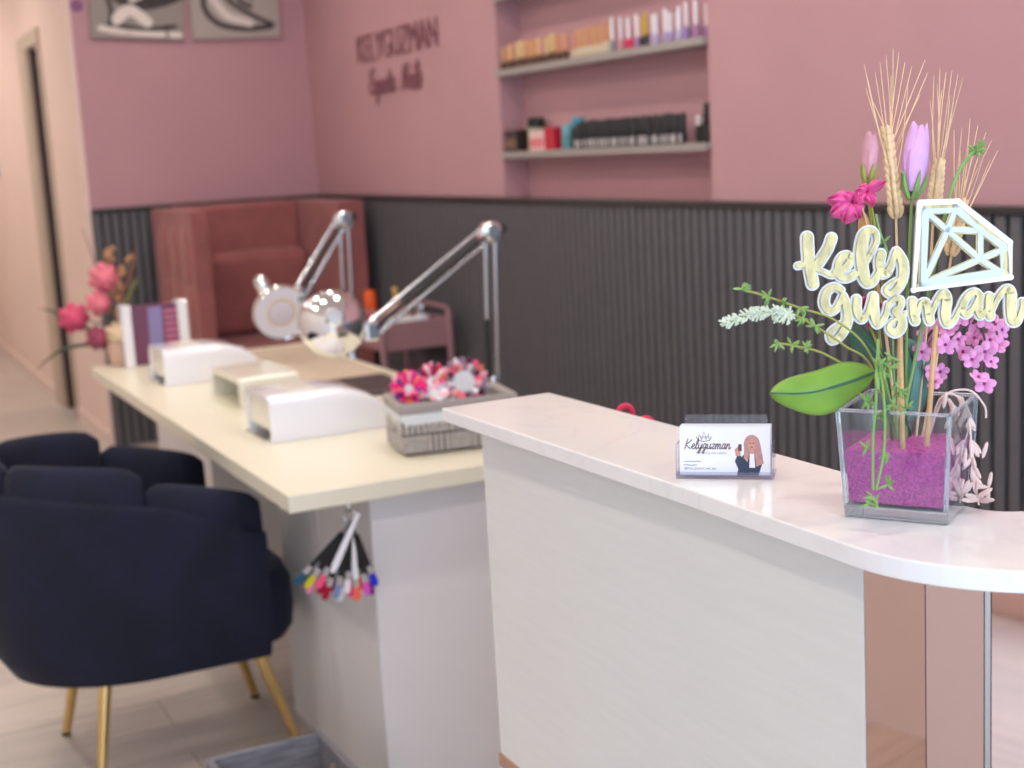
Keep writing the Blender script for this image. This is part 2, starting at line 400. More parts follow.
# slatted panelling (structure)
RZ = 1.185
sl = MB(); PITCH = .0455; sl.box((XW - .006, FRONT_Y, 0), (XW, YB, RZ), 1)
y = FRONT_Y
while y < YB - .03:
    sl.box((XW - .022, y, 0), (XW - .006, y + .031, RZ), 0); y += PITCH
struct('trim_1', sl, [M['slat'], M['groove']])
struct('trim_2', MB().box((XW - .03, FRONT_Y, RZ), (XW, YB - .03, RZ + .022)), M['rail'], bevel=.004)
sl = MB(); sl.box((XH + .02, YB - .006, 0), (XW - .022, YB, RZ), 1)
x = XH + .025
while x < XW - .06:
    sl.box((x, YB - .022, 0), (x + .031, YB - .006, RZ), 0); x += PITCH
struct('trim_3', sl, [M['slat'], M['groove']])
struct('trim_4', MB().box((XH + .02, YB - .03, RZ), (XW, YB, RZ + .022)), M['rail'], bevel=.004)

# ------------------------------------------------------------------ reception counter
CZ = 1.08
ct = thing('reception_counter', 'white reception counter with quartz top and rounded rose-gold mirrored corner', 'counter', (.78, 1.2, 0))
def arc(cx, cy, r, a0, a1, n=16): return [(cx + r * math.cos(a0 + (a1 - a0) * i / n), cy + r * math.sin(a0 + (a1 - a0) * i / n)) for i in range(n + 1)]
out = [(.673, 1.597), (.686, 1.06)] + arc(.851, .83, .165, PI, 1.5 * PI) + [(1.75, .665), (1.75, .82)] + arc(.875, .858, .038, 1.5 * PI, PI, 8) + [(.835, 1.3), (.828, 1.599)]
MB().prism(out, (0, 0, CZ - .017), (1, 0, 0), (0, 1, 0), (0, 0, .017)).build('countertop', M['quartz'], ct, bevel=.0015)
MB().box((.711, .846, .622), (.82, 1.563, CZ - .018)).build('front_panel', M['whitepanel'], ct)
MB().box((.711, .846, .0), (.82, 1.563, .605)).build('lower_panel', M['whitepanel'], ct)
MB().box((.708, .846, .605), (.82, 1.563, .622)).build('metal_strip', M['rosestrip'], ct)
cv = [(.745, .846)] + arc(.851, .83, .118, PI, 1.5 * PI, 24) + [(1.74, .712), (1.74, .73)] + arc(.851, .83, .10, 1.5 * PI, PI, 24) + [(.751, .845)]
MB().prism(cv, (0, 0, 0), (1, 0, 0), (0, 1, 0), (0, 0, CZ - .018)).build('corner_core', M['white'], ct)
def ap(deg): return (.851 + .139 * math.cos(math.radians(deg)), .83 + .139 * math.sin(math.radians(deg)))
FP = [(.7115, .8455), ap(199), ap(217.5), ap(219.5), ap(246), (.851, .691), (1.74, .691)]
for i in range(len(FP) - 1):
    (x0, y0), (x1, y1) = FP[i], FP[i + 1]; dd = V((x1 - x0, y1 - y0, 0)); L_ = dd.length; dd.normalize(); nn = V((-dd.y, dd.x, 0))
    MB().prism([(.0004, 0), (L_ - .0004, 0), (L_ - .0004, CZ - .018), (.0004, CZ - .018)], (x0, y0, 0), dd, (0, 0, 1), nn * .006).build('panel_joint' if i == 2 else 'mirror_panel', M['steel'] if i == 2 else M['rose'], ct)
MB().box((.822, .93, .93), (1.1, 1.55, .95)).build('work_shelf', M['white'], ct)
MB().box((.822, 1.5, 0), (1.1, 1.55, .93)).build('shelf_support', M['white'], ct)

# pen cup and scissors behind the counter
px_ = V((.95, 1.43, .95))
pc = thing('pen_cup', 'dark pen cup on the shelf behind the counter top', 'cup', px_)
MB().lathe([(.0, .0), (.03, 0), (.031, .06), (.028, .06), (.027, .004), (0, .004)], px_, 20).build('cup_wall', M['black'], pc, smooth=True)
tagp = px_
sc_ = thing('scissors', 'red-handled scissors peeking up from behind the counter top', 'scissors', px_ + V((0, 0, .005)))
c1 = px_ + V((-.004, -.006, .088))
def ring(mb, c, r, t, u, v, n=20):
    pts = [V(c) + V(u) * r * math.cos(2 * PI * i / n) + V(v) * r * math.sin(2 * PI * i / n) for i in range(n + 1)]
    return mb.tube(pts, t, 8, cap=False)
RH = V((RIGHT.x, RIGHT.y, 0)).normalized(); UP = V((0, 0, 1))

# ------------------------------------------------------------------ card holder
cL = V((.698, 1.0965, CZ)); u = V((.0665, -.0595, 0)).normalized(); bk = V((.667, .745, 0)).normalized()
vt = (UP + bk * .16).normalized(); fn = u.cross(vt).normalized()
if fn.dot(bk) > 0: fn = -fn
W_ = .092
ch = thing('card_holder', 'clear acrylic card holder standing on the counter top', 'card holder', cL)
def slab(mb, o, u_, w1, v_, h1, n_, t):
    return mb.prism([(0, 0), (w1, 0), (w1, h1), (0, h1)], o, u_, v_, V(n_) * t)
b_ = MB(); b_.box((0, 0, 0), (1, 1, 1)) if False else None
slab(b_, cL, u, W_, bk, .034, UP, .003); b_.build('base', M['acrylic'], ch, bevel=.0006)
b_ = MB(); slab(b_, cL + bk * .018 + u * .007 + UP * .003, u, W_ - .014, vt, .0545, bk, .002); b_.build('back_plate', M['acrylic'], ch, bevel=.0006)
b_ = MB(); slab(b_, cL + UP * .003, u, W_, vt, .004, bk, .002); slab(b_, cL + UP * .003, u, .002, vt, .03, bk, .02); slab(b_, cL + u * (W_ - .002) + UP * .003, u, .002, vt, .03, bk, .02)
b_.build('front_lip', M['acrylic'], ch, bevel=.0005)
# cards
cw, chh = .085, .0462
for i in range(6):
    o0 = cL + u * (.0035 + (.0006 if i % 2 else 0)) + bk * (.0045 + .0022 * i) + UP * (.0034)
    if i == 0:
        c_ = thing('business_card', 'front business card with script name and picture of a blonde woman in a navy jacket', 'card', o0)
        b_ = MB(); slab(b_, o0, u, cw, vt, chh, bk, .0004); b_.build('card_stock', M['card'], c_)
        O = o0 + fn * .0001
        b_ = MB(); script_word(b_, 'Kelyguzman', O + u * .004 + vt * .0245, u, vt, .0049, .00085, fn, .00008); b_.build('script_name', M['ink'], c_)
        mx = frame_mx(O + u * .015 + vt * .0195, u, vt); text_mesh('TECNICA EN UÑAS', .003, .00005, mx, spacing=1.15).build('small_text', M['grayink'], c_)
        b_ = MB()
        mb2 = text_mesh('@kely_guzman_nail_spa', .0031, .00005, frame_mx(O + u * .004 + vt * .0052, u, vt)); b_.add(mb2.v, mb2.f)
        for (yy, n_l) in ((.0128, 17), (.0092, 13)):
            b_.stroke([O + u * (.004 + .001 * i) + vt * (yy + random.uniform(-.0005, .0005)) for i in range(n_l)], .0006, fn, 0, .00006)
        b_.build('contact_lines', M['grayink'], c_)
        b_ = MB()
        def q(a, b): return O + u * a + vt * b
        for s_ in ([(.015, .040), (.0155, .0445), (.018, .041), (.02, .0465), (.022, .041), (.0245, .0445), (.025, .040)], [(.015, .0385), (.02, .0375), (.025, .0385)], [(.0165, .0425), (.018, .0395), (.02, .0425), (.022, .0395), (.0235, .0425)], [(.013, .042), (.0145, .0385)], [(.027, .042), (.0255, .0385)]):
            b_.stroke([q(p[0] + .003, p[1] - .006) for p in s_], .0006, fn, 0, .00008)
        b_.build('crown_mark', M['ink'], c_)
        b_ = MB()
        b_.prism([(.054, .0), (.057, .0), (.074, .0), (.078, .012), (.074, .02), (.066, .021), (.060, .019), (.057, .015)], O, u, vt, fn * .00008, 0)
        b_.prism([(.056, .004), (.052, .013), (.0545, .019), (.058, .018), (.06, .01)], O, u, vt, fn * .0001, 0)
        b_.build('printed_jacket', M['denim'], c_)
        b_ = MB(); b_.prism([(.068 + .0075 * math.cos(t), .029 + .009 * math.sin(t)) for t in [2 * PI * i / 24 for i in range(24)]], O, u, vt, fn * .00012)
        b_.prism([(.061, .03), (.0605, .016), (.064, .012), (.066, .022), (.07, .022), (.072, .008), (.079, .011), (.0775, .02), (.0755, .031)], O, u, vt, fn * .00014); b_.build('printed_hair', M['hair'], c_)
        b_ = MB(); b_.prism([(.0678 + .0036 * math.cos(t), .029 + .0052 * math.sin(t)) for t in [2 * PI * i / 20 for i in range(20)]], O, u, vt, fn * .00018)
        b_.prism([(.053, .018), (.052, .024), (.055, .027), (.0575, .023), (.0575, .018)], O, u, vt, fn * .00016); b_.prism([(.066, .02), (.07, .02), (.0695, .025), (.0665, .025)], O, u, vt, fn * .00017)
        b_.build('printed_face', M['skin'], c_)
        b_ = MB(); b_.prism([(.0655, .007), (.071, .007), (.070, .02), (.066, .02)], O, u, vt, fn * .00019); b_.build('printed_blouse', M['card'], c_)
        b_ = MB(); b_.prism([(.055, .023), (.0585, .0225), (.0585, .029), (.0555, .029)], O, u, vt, fn * .0002)
        b_.prism([(.0652, .0298), (.0672, .0298), (.0672, .0305), (.0652, .0305)], O, u, vt, fn * .00021); b_.prism([(.0684, .0298), (.0704, .0298), (.0704, .0305), (.0684, .0305)], O, u, vt, fn * .00021)
        b_.prism([(.0668, .0258), (.069, .0258), (.0688, .0266), (.067, .0266)], O, u, vt, fn * .00021)
        b_.build('printed_phone', M['ink'], c_)
    else:
        b_ = MB(); slab(b_, o0, u, cw, vt, chh, bk, .0004)
        tag(b_.build('business_card', M['card']), 'white business card stacked behind the printed front card', 'card', 'cards behind the front card')
# scissors handles
b_ = MB()
hr = at(625.5, 412.5, (px_ - EYE).dot(FWD))
ring(b_, hr, .0085, .0040, RH, UP); b_.build('handle', rgb('red_plastic', 214, 52, 84), sc_, smooth=True)
hr2 = at(646, 425, (px_ - EYE).dot(FWD)); b2 = MB(); ring(b2, hr2, .0085, .0040, RH, UP); b2.build('handle', rgb('red_plastic', 214, 52, 84), sc_, smooth=True)
b_ = MB(); low = px_ + V((.004, 0, .008)); b_.tube([hr - UP * .010, (hr + low) / 2, low], .0022, 6); b_.tube([hr2 - UP * .010, (hr2 + low) / 2 + V((.002, 0, 0)), low], .0022, 6); b_.build('blades', M['steel'], sc_)

# ------------------------------------------------------------------ vase with sand
vc = V((.794, .885, CZ)); a_ = -1.0
ex = V((math.cos(a_), math.sin(a_), 0)); ey = V((-math.sin(a_), math.cos(a_), 0))
def sqr(h, z): return [vc + ex * sx * h + ey * sy * h + UP * z for sx, sy in ((-1, -1), (1, -1), (1, 1), (-1, 1))]
vs_ = thing('square_vase', 'square flared glass vase filled with magenta sand on the counter', 'vase', vc)
def rings(mb, R, closed_top=False):
    n = 4; vs = [p for r in R for p in r]; fs = []
    for i in range(len(R) - 1):
        for j in range(n): fs.append((i * n + j, i * n + (j + 1) % n, (i + 1) * n + (j + 1) % n, (i + 1) * n + j))
    fs.append((3, 2, 1, 0)); e = (len(R) - 1) * n; fs.append((e, e + 1, e + 2, e + 3)); mb.add(vs, fs); return mb
rings(MB(), [sqr(.0425, 0), sqr(.0470, .091), sqr(.0434, .091), sqr(.0396, .0115)]).build('glass_wall', M['vaseglass'], vs_, bevel=.0022, bseg=3)
for sx, sy in ((-1, -1), (1, -1), (1, 1), (-1, 1)):
    MB().tube([vc + ex * sx * (.0411 + .0041 * f) + ey * sy * (.0411 + .0041 * f) + UP * (.011 + .0795 * f) for f in (0, .5, 1)], .0019, 8).build('corner_edge', M['edgeglass'], vs_, smooth=True)
b_ = MB(); Q = sqr(.0452, .0912)
for i in range(4): b_.tube([Q[i], Q[(i + 1) % 4]], .0016, 8)
b_.build('rim', M['edgeglass'], vs_, smooth=True)
b_ = MB(); rings(b_, [sqr(.0419, .0004), sqr(.0427, .0108)]); b_.build('thick_base', M['edgeglass'], vs_, bevel=.0015)
def fsand(z): return .0390 + (.0430 - .0390) * (z - .0115) / .0795
b_ = MB(); rr = [sqr(fsand(z) - .0006, z) for z in (.0128, .03, .045, .057)]
vsx = [p for r in rr for p in r]; fs_ = [(3, 2, 1, 0)]
for i in range(3):
    for j in range(4): fs_.append((i * 4 + j, i * 4 + (j + 1) % 4, (i + 1) * 4 + (j + 1) % 4, (i + 1) * 4 + j))
b_.add(vsx, fs_)
h_ = fsand(.057) - .0006
def top_(a, b):
    e = min(a, 1 - a, b, 1 - b); z = .057 + (random.uniform(-.002, .003) if e > .02 else 0) + .004 * math.sin(a * 5) * e
    return vc + ex * (2 * a - 1) * h_ + ey * (2 * b - 1) * h_ + UP * z
b_.grid(top_, 16, 16)
tag(b_.build('sand', M['sand']), 'magenta sand filling the lower half of the glass vase', 'sand', kind='stuff')

# ------------------------------------------------------------------ cake topper sign "Kely Guzman"
D_T = 1.150
tp = thing('name_topper', 'gold and white two-line script name topper with a diamond, stuck in the vase', 'sign', vc + UP * .06)
def cc(x, y, d=D_T): return at(780 + x / 4.197, 180 + y / 4.197, d)
k1 = D_T / F / 4.197
TN = -FWD
ST = [([(115, 240), (118, 300), (124, 360), (138, 435)], 44), ([(218, 243), (200, 290), (160, 352)], 38), ([(76, 360), (100, 355), (125, 350)], 22), ([(140, 372), (180, 385), (215, 400), (235, 398)], 16),
      ([(235, 385), (268, 372), (292, 345), (288, 318), (262, 322), (243, 360), (250, 402), (280, 412), (315, 395)], 30),
      ([(330, 395), (372, 320), (402, 262), (400, 225), (378, 212), (352, 232), (340, 290), (343, 360), (360, 425), (388, 428), (412, 390)], [16, 18, 20, 24, 32, 42, 46, 46, 40, 30, 22]),
      ([(424, 310), (418, 350), (428, 392), (452, 385), (472, 340), (482, 305)], [36, 38, 34, 28, 24, 22]), ([(490, 300), (514, 345), (516, 400), (498, 450), (462, 478), (442, 462), (465, 435), (505, 412)], [32, 40, 40, 32, 24, 18, 14, 12]),
      ([(258, 462), (228, 448), (196, 470), (186, 515), (205, 548), (235, 540), (255, 500), (262, 480)], [22, 28, 34, 38, 34, 26, 20, 18]), ([(266, 490), (282, 545), (280, 600), (255, 650), (222, 675), (208, 652), (228, 622), (280, 590)], [30, 38, 38, 32, 26, 22, 18, 12]),
      ([(322, 500), (322, 550), (342, 585), (366, 560), (384, 500)], [32, 34, 28, 22, 20]), ([(392, 490), (394, 560), (410, 605), (440, 570), (450, 520)], [36, 38, 30, 20, 16]),
      ([(455, 525), (480, 500), (506, 505), (500, 535), (478, 552), (505, 575), (508, 615), (485, 640), (458, 625), (470, 595), (530, 560)], [16, 22, 26, 26, 24, 34, 40, 36, 24, 16, 12]),
      ([(556, 510), (560, 560), (568, 590)], 34), ([(572, 570), (590, 520), (612, 515), (622, 560), (628, 590)], [14, 20, 30, 34, 34]), ([(632, 570), (655, 510), (685, 475), (698, 500), (692, 560), (702, 600), (728, 590), (752, 540)], [14, 18, 30, 40, 40, 36, 22, 14]),
      ([(842, 490), (818, 470), (785, 490), (764, 535), (780, 565), (808, 540), (832, 492)], [22, 26, 28, 30, 28, 22, 18]), ([(838, 490), (832, 540), (842, 570), (866, 545)], [32, 36, 28, 16]),
      ([(878, 490), (876, 540), (882, 570)], 34), ([(886, 560), (910, 500), (945, 460), (966, 470), (968, 530), (974, 590), (998, 590), (1014, 540), (1018, 510)], [14, 18, 28, 40, 44, 40, 26, 20, 24])]
bw = MB(); bg_ = MB()
for si, (pts, wd) in enumerate(ST):
    P3 = bez([cc(*p) for p in pts], 5); N0 = len(pts)
    if isinstance(wd, list):
        ww = [];
        for i in range(N0 - 1): ww += [wd[i] + (wd[i + 1] - wd[i]) * j / 5 for j in range(5)]
        ww.append(wd[-1])
    else: ww = [wd] * len(P3)
    bw.stroke(P3, [(x_ * .96 + 17) * k1 for x_ in ww], TN, -.003, -.0012 + si * .00004)
    bg_.stroke(P3, [x_ * .96 * k1 for x_ in ww], TN, 0, .0012 + si * .00004)
bw.build('white_lettering', M['twhite'], tp); bg_.build('gold_lettering', M['tgold'], tp)
dia = [(588, 95), (745, 90), (965, 262), (968, 408), (562, 462)]
b1 = MB(); b2 = MB(); b3 = MB()
def poly_st(mb, P, wd, t0, t1, close=True):
    Q = [cc(*p) for p in P] + ([cc(*P[0])] if close else []); mb.stroke(Q, wd * k1, TN, t0, t1)
poly_st(b1, dia, 25, -.003, 0.0008)
inn = [(612, 132), (734, 127), (928, 280), (928, 382), (604, 430)]
midr = [(602, 118), (738, 112), (944, 272), (946, 396), (588, 444)]
poly_st(b2, midr, 30, -.002, .0004); poly_st(b2, inn, 30, -.002, .0007)
ib = [[(604, 128), (700, 212), (835, 332), (928, 392)], [(738, 114), (700, 212)], [(700, 208), (838, 214), (940, 278)], [(838, 214), (838, 332)], [(738, 114), (838, 214)], [(942, 290), (838, 332)], [(700, 212), (598, 436)], [(600, 436), (838, 332)], [(598, 438), (928, 392)], [(604, 128), (598, 436)]]
for P in ib:
    poly_st(b2, P, 32, -.002, .0006, False); poly_st(b3, P, 21, .0008, .0018, False)
poly_st(b3, inn, 22, .0009, .0019)
b1.build('diamond_frame', M['twhite'], tp); b2.build('diamond_gold', M['tgold'], tp); b3.build('diamond_facets', M['tpale'], tp)
for (p0, p1) in (((900, 335), (903, 455)), ((936, 325), (926, 455))):
    MB().tube([at(*p0, D_T + .006), at(*p1, D_T + .0)], .0022, 8).build('stick', M['stick'], tp, smooth=True)

# ------------------------------------------------------------------ flowers in the vase
DV = 1.178
def stem_to_vase(pts, r, d0=None): return bez(pts, 6)
def wheat(label, base, neck, earc, awnpts, d, n=11, ear_len=1.0):
    t = thing('wheat_stalk', label, 'wheat', at(*base, d), 'wheat stalks in the vase')
    MB().tube(bez([at(*base, DV), at((base[0] + neck[0]) / 2 + 2, (base[1] + neck[1]) / 2, (d + DV) / 2), at(*neck, d)], 5), .0011, 7).build('stem', M['wheat'], t, smooth=True)
    b_ = MB(); p0 = at(*neck, d); p1 = at(*earc, d); ax = (p1 - p0); L = ax.length; ax.normalize(); sd = ax.cross(FWD).normalized()
    for i in range(n):
        f = i / (n - 1)
        for s_ in (-1, 1, 0):
            c = p0 + ax * (L * f) + sd * s_ * .0042 * (1 - .45 * f) - FWD * (.003 if s_ == 0 else 0)
            rot = (ax + sd * s_ * .35).normalized(); q_ = rot.to_track_quat('Z', 'Y').to_matrix()
            b_.ball(c, (.0026, .0026, .0062), 8, mx=q_)
    b_.build('ear', M['wheat'], t, smooth=True)
    a = MB()
    for (ex_, ey_) in awnpts:
        f = random.random(); s0 = p0 + ax * (L * (.2 + .8 * f)); e = at(ex_, ey_, d + random.uniform(-.02, .03)); mid = (s0 + e) / 2 + sd * random.uniform(-.002, .002)
        a.tube(bez([s0, mid, e], 4), [.0005] * 5 + [.0004] * 3 + [.0002], 4)
    a.build('awns', M['wheat'], t)
    return t
wheat('tall wheat ear with fanned awns, leftmost in the vase, left of the lilac bud', (897, 440), (896, 212), (887, 132), [(864, 64), (868, 80), (880, 62), (886, 55), (893, 48), (899, 52), (905, 62), (912, 66), (925, 60), (928, 72), (872, 100), (920, 95), (875, 72), (908, 85), (866, 88), (891, 75)], 1.18)
wheat('wheat ear with narrow upright awns just right of the lilac bud', (916, 440), (934, 205), (939, 165), [(934, 75), (940, 68), (946, 72), (952, 70), (958, 74), (963, 78), (930, 100), (950, 95), (942, 90), (955, 88), (937, 84)], 1.19, 8)
wheat('wheat ear behind the diamond, only its slanting awns showing', (922, 440), (952, 250), (962, 205), [(954, 130), (962, 128), (970, 118), (978, 125), (986, 132), (992, 140), (998, 150), (975, 150), (968, 140), (984, 155), (990, 160), (960, 150)], 1.20, 7)

def petal_bud(name, label, cat, base, foot, top, d, wpx, m_, cal, npet=6):
    t = thing(name, label, cat, at(*base, DV))
    p0 = at(*foot, d); p1 = at(*top, d); ax = p1 - p0; L = ax.length; ax.normalize()
    MB().tube(bez([at(*base, DV), at((base[0] + foot[0]) / 2 - 2, (base[1] + foot[1]) / 2, d), p0], 5), .0013, 7).build('stem', cal, t, smooth=True)
    q_ = ax.to_track_quat('Z', 'Y').to_matrix().to_4x4(); q_.translation = p0; R = wpx / 2 * d / F
    b_ = MB()
    for i in range(npet):
        a0 = 2 * PI * i / npet + .3
        def fn_(s_, t_, a0=a0, i=i):
            ang = a0 + (s_ - .5) * 2 * PI / npet * 1.7
            prof = (.45 + .62 * math.sin(min(1, t_ * 1.15) * PI * .62)) * (1 - .38 * t_ ** 3)
            zz = L * t_ * (1 - .25 * abs(2 * s_ - 1) ** 2 * t_ + .05 * (i % 2))
            rr = R * prof * (1 - .05 * (i % 2)) 
            return q_ @ V((rr * math.cos(ang), rr * math.sin(ang), zz))
        b_.grid(fn_, 8, 10)
    o = b_.build('petals', m_, t, smooth=True)
    md = o.modifiers.new('solid', 'SOLIDIFY'); md.thickness = .0006
    b_ = MB()
    for i in range(5):
        a0 = 2 * PI * i / 5
        pts = [q_ @ V((R * .2 * math.cos(a0), R * .2 * math.sin(a0), -.006)), q_ @ V((R * .75 * math.cos(a0), R * .75 * math.sin(a0), L * .08)), q_ @ V((R * 1.02 * math.cos(a0), R * 1.02 * math.sin(a0), L * .3))]
        b_.tube(bez(pts, 3), [.002] * 3 + [.0022] + [.0016, .001, .0004], 6)
    b_.build('calyx', cal, t, smooth=True)
    return t
petal_bud('tulip_bud', 'lilac tulip bud standing upright between two wheat ears', 'flower', (906, 440), (912, 192), (919, 126), 1.175, 27, M['lilac'], M['stem'])
petal_bud('rose_bud', 'mauve closed bud left of the tall wheat ear', 'flower', (890, 440), (868, 178), (871, 134), 1.178, 17, M['mauvebud'], M['ystem'], 5)

# open magenta blooms
def bloom(label, base, centers, d):
    t = thing('magenta_bloom', label, 'flower', at(*base, DV))
    MB().tube(bez([at(*base, DV), *([at(884, 300, d + .01), at(876, 235, d), at(870, 198, d)] if centers[0][0][1] < 250 else [at(885, 370, d + .008), at(centers[0][0][0], centers[0][0][1], d)])], 6), .0012, 7).build('stem', M['ystem'], t, smooth=True)
    for (c, ps) in centers:
        b_ = MB(); C0 = at(*c, d)
        for (ang, ln, wd) in ps:
            dr = RIGHT * math.cos(ang) - DOWN * math.sin(ang); sd = dr.cross(FWD).normalized(); L = ln * d / F; Wd = wd * d / F
            def fn_(s_, t_):
                w_ = math.sin(PI * (.12 + .8 * t_)) * Wd * .5 * (1 + .12 * math.sin(s_ * 17 + t_ * 5))
                return C0 + dr * (L * t_) + sd * ((2 * s_ - 1) * w_) - FWD * (.012 * math.sin(t_ * 2.6) * (1 - .5 * abs(2 * s_ - 1)) + .004 * math.sin(s_ * 12) * t_) + UP * (-.004 * t_ * t_)
            b_.grid(fn_, 8, 8)
        o = b_.build('petals', M['magenta'], t, smooth=True); md = o.modifiers.new('solid', 'SOLIDIFY'); md.thickness = .0005
bloom('magenta open bloom with ruffled petals at the left above the lettering', (893, 440), [((852, 202), [(2.9, 27, 17), (3.5, 24, 20), (4.2, 19, 22), (2.3, 16, 14), (.2, 8, 16), (5.2, 14, 16)]), ((866, 192), [(.7, 22, 11), (2.6, 13, 12), (3.7, 15, 12), (5.2, 12, 12)])], 1.17)

bloom('magenta bloom half hidden between the two lettering lines', (893, 440), [((862, 306), [(2.9, 20, 17), (3.7, 18, 18), (.3, 18, 18), (1.6, 14, 16), (5.2, 18, 16)])], 1.168)
# leaves
def leaf(name, label, m_, base, outline_c, d0, d1, droop, width, parent_stem):
    t = thing(name, label, 'leaf', at(*base, DV))
    cp = bez([at(*p, d0 + (d1 - d0) * i / (len(outline_c) - 1)) for i, p in enumerate(outline_c)], 8); n = len(cp) - 1
    b_ = MB()
    def fn_(s_, t_):
        x_ = t_ * n; i = min(int(x_), n - 1); p = cp[i].lerp(cp[i + 1], x_ - i); d_ = (cp[min(i + 1, n)] - cp[max(i - 1, 0)]).normalized()
        sd = d_.cross(FWD * .8 + UP * droop).normalized(); w_ = width * (math.sin(PI * min(1, (t_ ** .95)) ) ** .72 if 0 < t_ < 1 else 0) * (1 + .10 * math.sin(t_ * 9 + s_ * 3))
        return p + sd * ((2 * s_ - 1) * w_) + FWD * (abs(2 * s_ - 1) ** 1.4 * .007) 
    b_.grid(fn_, 10, 24); o = b_.build('blade', m_, t, smooth=True); md = o.modifiers.new('solid', 'SOLIDIFY'); md.thickness = .0008
    MB().tube([p - FWD * .0006 for p in cp], [.0012] * (n // 2) + [.0007] * (n + 1 - n // 2), 6).build('midrib', parent_stem, t, smooth=True)
    MB().tube(bez([at(*base, DV), at((base[0] + outline_c[0][0]) / 2 + 3, (base[1] + outline_c[0][1]) / 2, d0 + .005), cp[0]], 5), .0014, 7).build('stalk', parent_stem, t, smooth=True)
    return t
leaf('broad_leaf', 'broad bright green leaf reaching out left over the vase rim', M['leaf'], (893, 445), [(876, 372), (844, 384), (808, 393), (771, 393)], 1.12, 1.09, .1, .0185, M['dleaf'])
leaf('teal_leaf', 'dark teal leaf standing upright behind the wooden sticks', rgb('teal_leaf', 84, 130, 118, .5), (908, 445), [(907, 422), (909, 395), (914, 365), (903, 338)], 1.175, 1.18, 0, .0195, M['dleaf'])
leaf('dark_leaf', 'narrow dark green leaf behind the letter g of the topper', M['dleaf'], (895, 445), [(884, 366), (872, 348), (858, 334), (846, 324)], 1.17, 1.175, 0, .010, M['dleaf'])
leaf('dry_leaf', 'dry tan leaf below the mauve bud and behind the lettering', rgb('tan_leaf', 206, 160, 104, .6), (897, 445), [(874, 262), (869, 240), (866, 222), (862, 208)], 1.165, 1.165, 0, .0055, M['wheat'])

# sprays at the left
def spray(label, pts, d0, d1, m_, nodes, tipm, name='green_sprig', r=.0009):
    t = thing(name, label, 'sprig', at(897, 445, DV))
    P3 = bez([at(897, 445, DV)] + [at(*p, d0 + (d1 - d0) * i / (len(pts) - 1)) for i, p in enumerate(pts)], 6)
    MB().tube(P3, r, 6).build('stem', m_, t, smooth=True)
    b_ = MB(); n = len(P3)
    for f in nodes:
        c = P3[min(n - 1, int(f * (n - 1)))]
        for k in range(7):
            dv = V((random.uniform(-1, 1), random.uniform(-1, 1), random.uniform(-1, 1))).normalized()
            b_.tube([c, c + dv * .004, c + dv * .0075], [.0006, .0013, .0005], 5)
    b_.build('leaflets', tipm, t, smooth=True)
    return t
spray('thin green sprig reaching furthest up at the left of the bouquet', [(872, 358), (838, 322), (800, 308), (768, 297), (742, 289)], 1.13, 1.10, M['ystem'], (.6, .72, .82, 1), M['stem'])
spray('thin green sprig at the left, lowest of the sprigs over the broad leaf', [(872, 372), (848, 366), (820, 352), (795, 346), (778, 343)], 1.13, 1.10, M['ystem'], (.7, .84, 1), M['stem'])
lv = spray('white lavender spike pointing left out of the bouquet', [(872, 368), (845, 346), (815, 326), (790, 314), (760, 313), (727, 323)], 1.13, 1.09, M['ystem'], (.5, .6), M['stem'], 'lavender_spike')
b_ = MB(); P3 = bez([at(790, 314, 1.105), at(760, 313, 1.097), at(727, 323, 1.09)], 14)
for i, p in enumerate(P3):
    f = i / (len(P3) - 1)
    for k in range(5):
        dv = V((random.uniform(-1, 1), random.uniform(-1, 1), random.uniform(-1, 1))).normalized() + (P3[-1] - P3[0]).normalized() * .5
        b_.tube([p, p + dv * .0045 * (1.15 - .5 * f), p + dv * .0075 * (1.15 - .5 * f)], [.0006, .0009, .0008], 5)
b_.build('florets', M['lavender'], lv, smooth=True)
spray('green budded twig at the upper right behind the diamond', [(915, 360), (940, 240), (953, 185), (968, 158), (979, 148)], 1.17, 1.18, M['stem'], (.9, .95, 1), M['stem'], 'green_twig', .0016)
spray('slender green stem between the tall wheat ear and the letter y', [(893, 340), (892, 270), (880, 232), (876, 214)], 1.16, 1.155, M['stem'], (.6, .7), M['stem'])
# hanging tendrils over the front of the vase
td = thing('trailing_tendril', 'bright green tendril trailing down the front of the vase to the counter', 'tendril', at(885, 445, DV))
b_ = MB(); dF = 1.085
rim_pt = at(878, 395, 1.10)
for pts in ([(878, 355), (876, 400), (873, 440), (873, 490)], [(878, 355), (884, 400), (884, 450), (876, 490)]):
    P = [at(895, 440, DV), at(890, 402, 1.15)] + [at(x_, y_, 1.115 if i == 0 else 1.088 + .002 * i) for i, (x_, y_) in enumerate(pts)]
    b_.tube(bez(P, 6), .0011, 6)
b_.tube(bez([at(878, 340, 1.13), at(878, 355, 1.115), at(878, 390, 1.09)], 5), .0014, 6)
b_.build('vine', M['stem'], td, smooth=True)
b_ = MB()
for (x_, y_) in [(873, 497), (876, 500), (870, 503), (879, 365), (884, 372), (890, 368), (895, 385), (900, 392), (906, 408), (893, 405), (868, 402), (866, 400), (888, 455), (867, 448), (892, 358), (888, 485), (880, 415)]:
    c = at(x_, y_, 1.098 if y_ < 480 else 1.094)
    for k in range(6):
        dv = V((random.uniform(-1, 1), random.uniform(-1, 1), random.uniform(-1, .9))).normalized()
        b_.tube([c, c + dv * .004, c + dv * .008], [.0007, .0013, .0004], 5)
b_.build('leaflets', M['stem'], td, smooth=True)

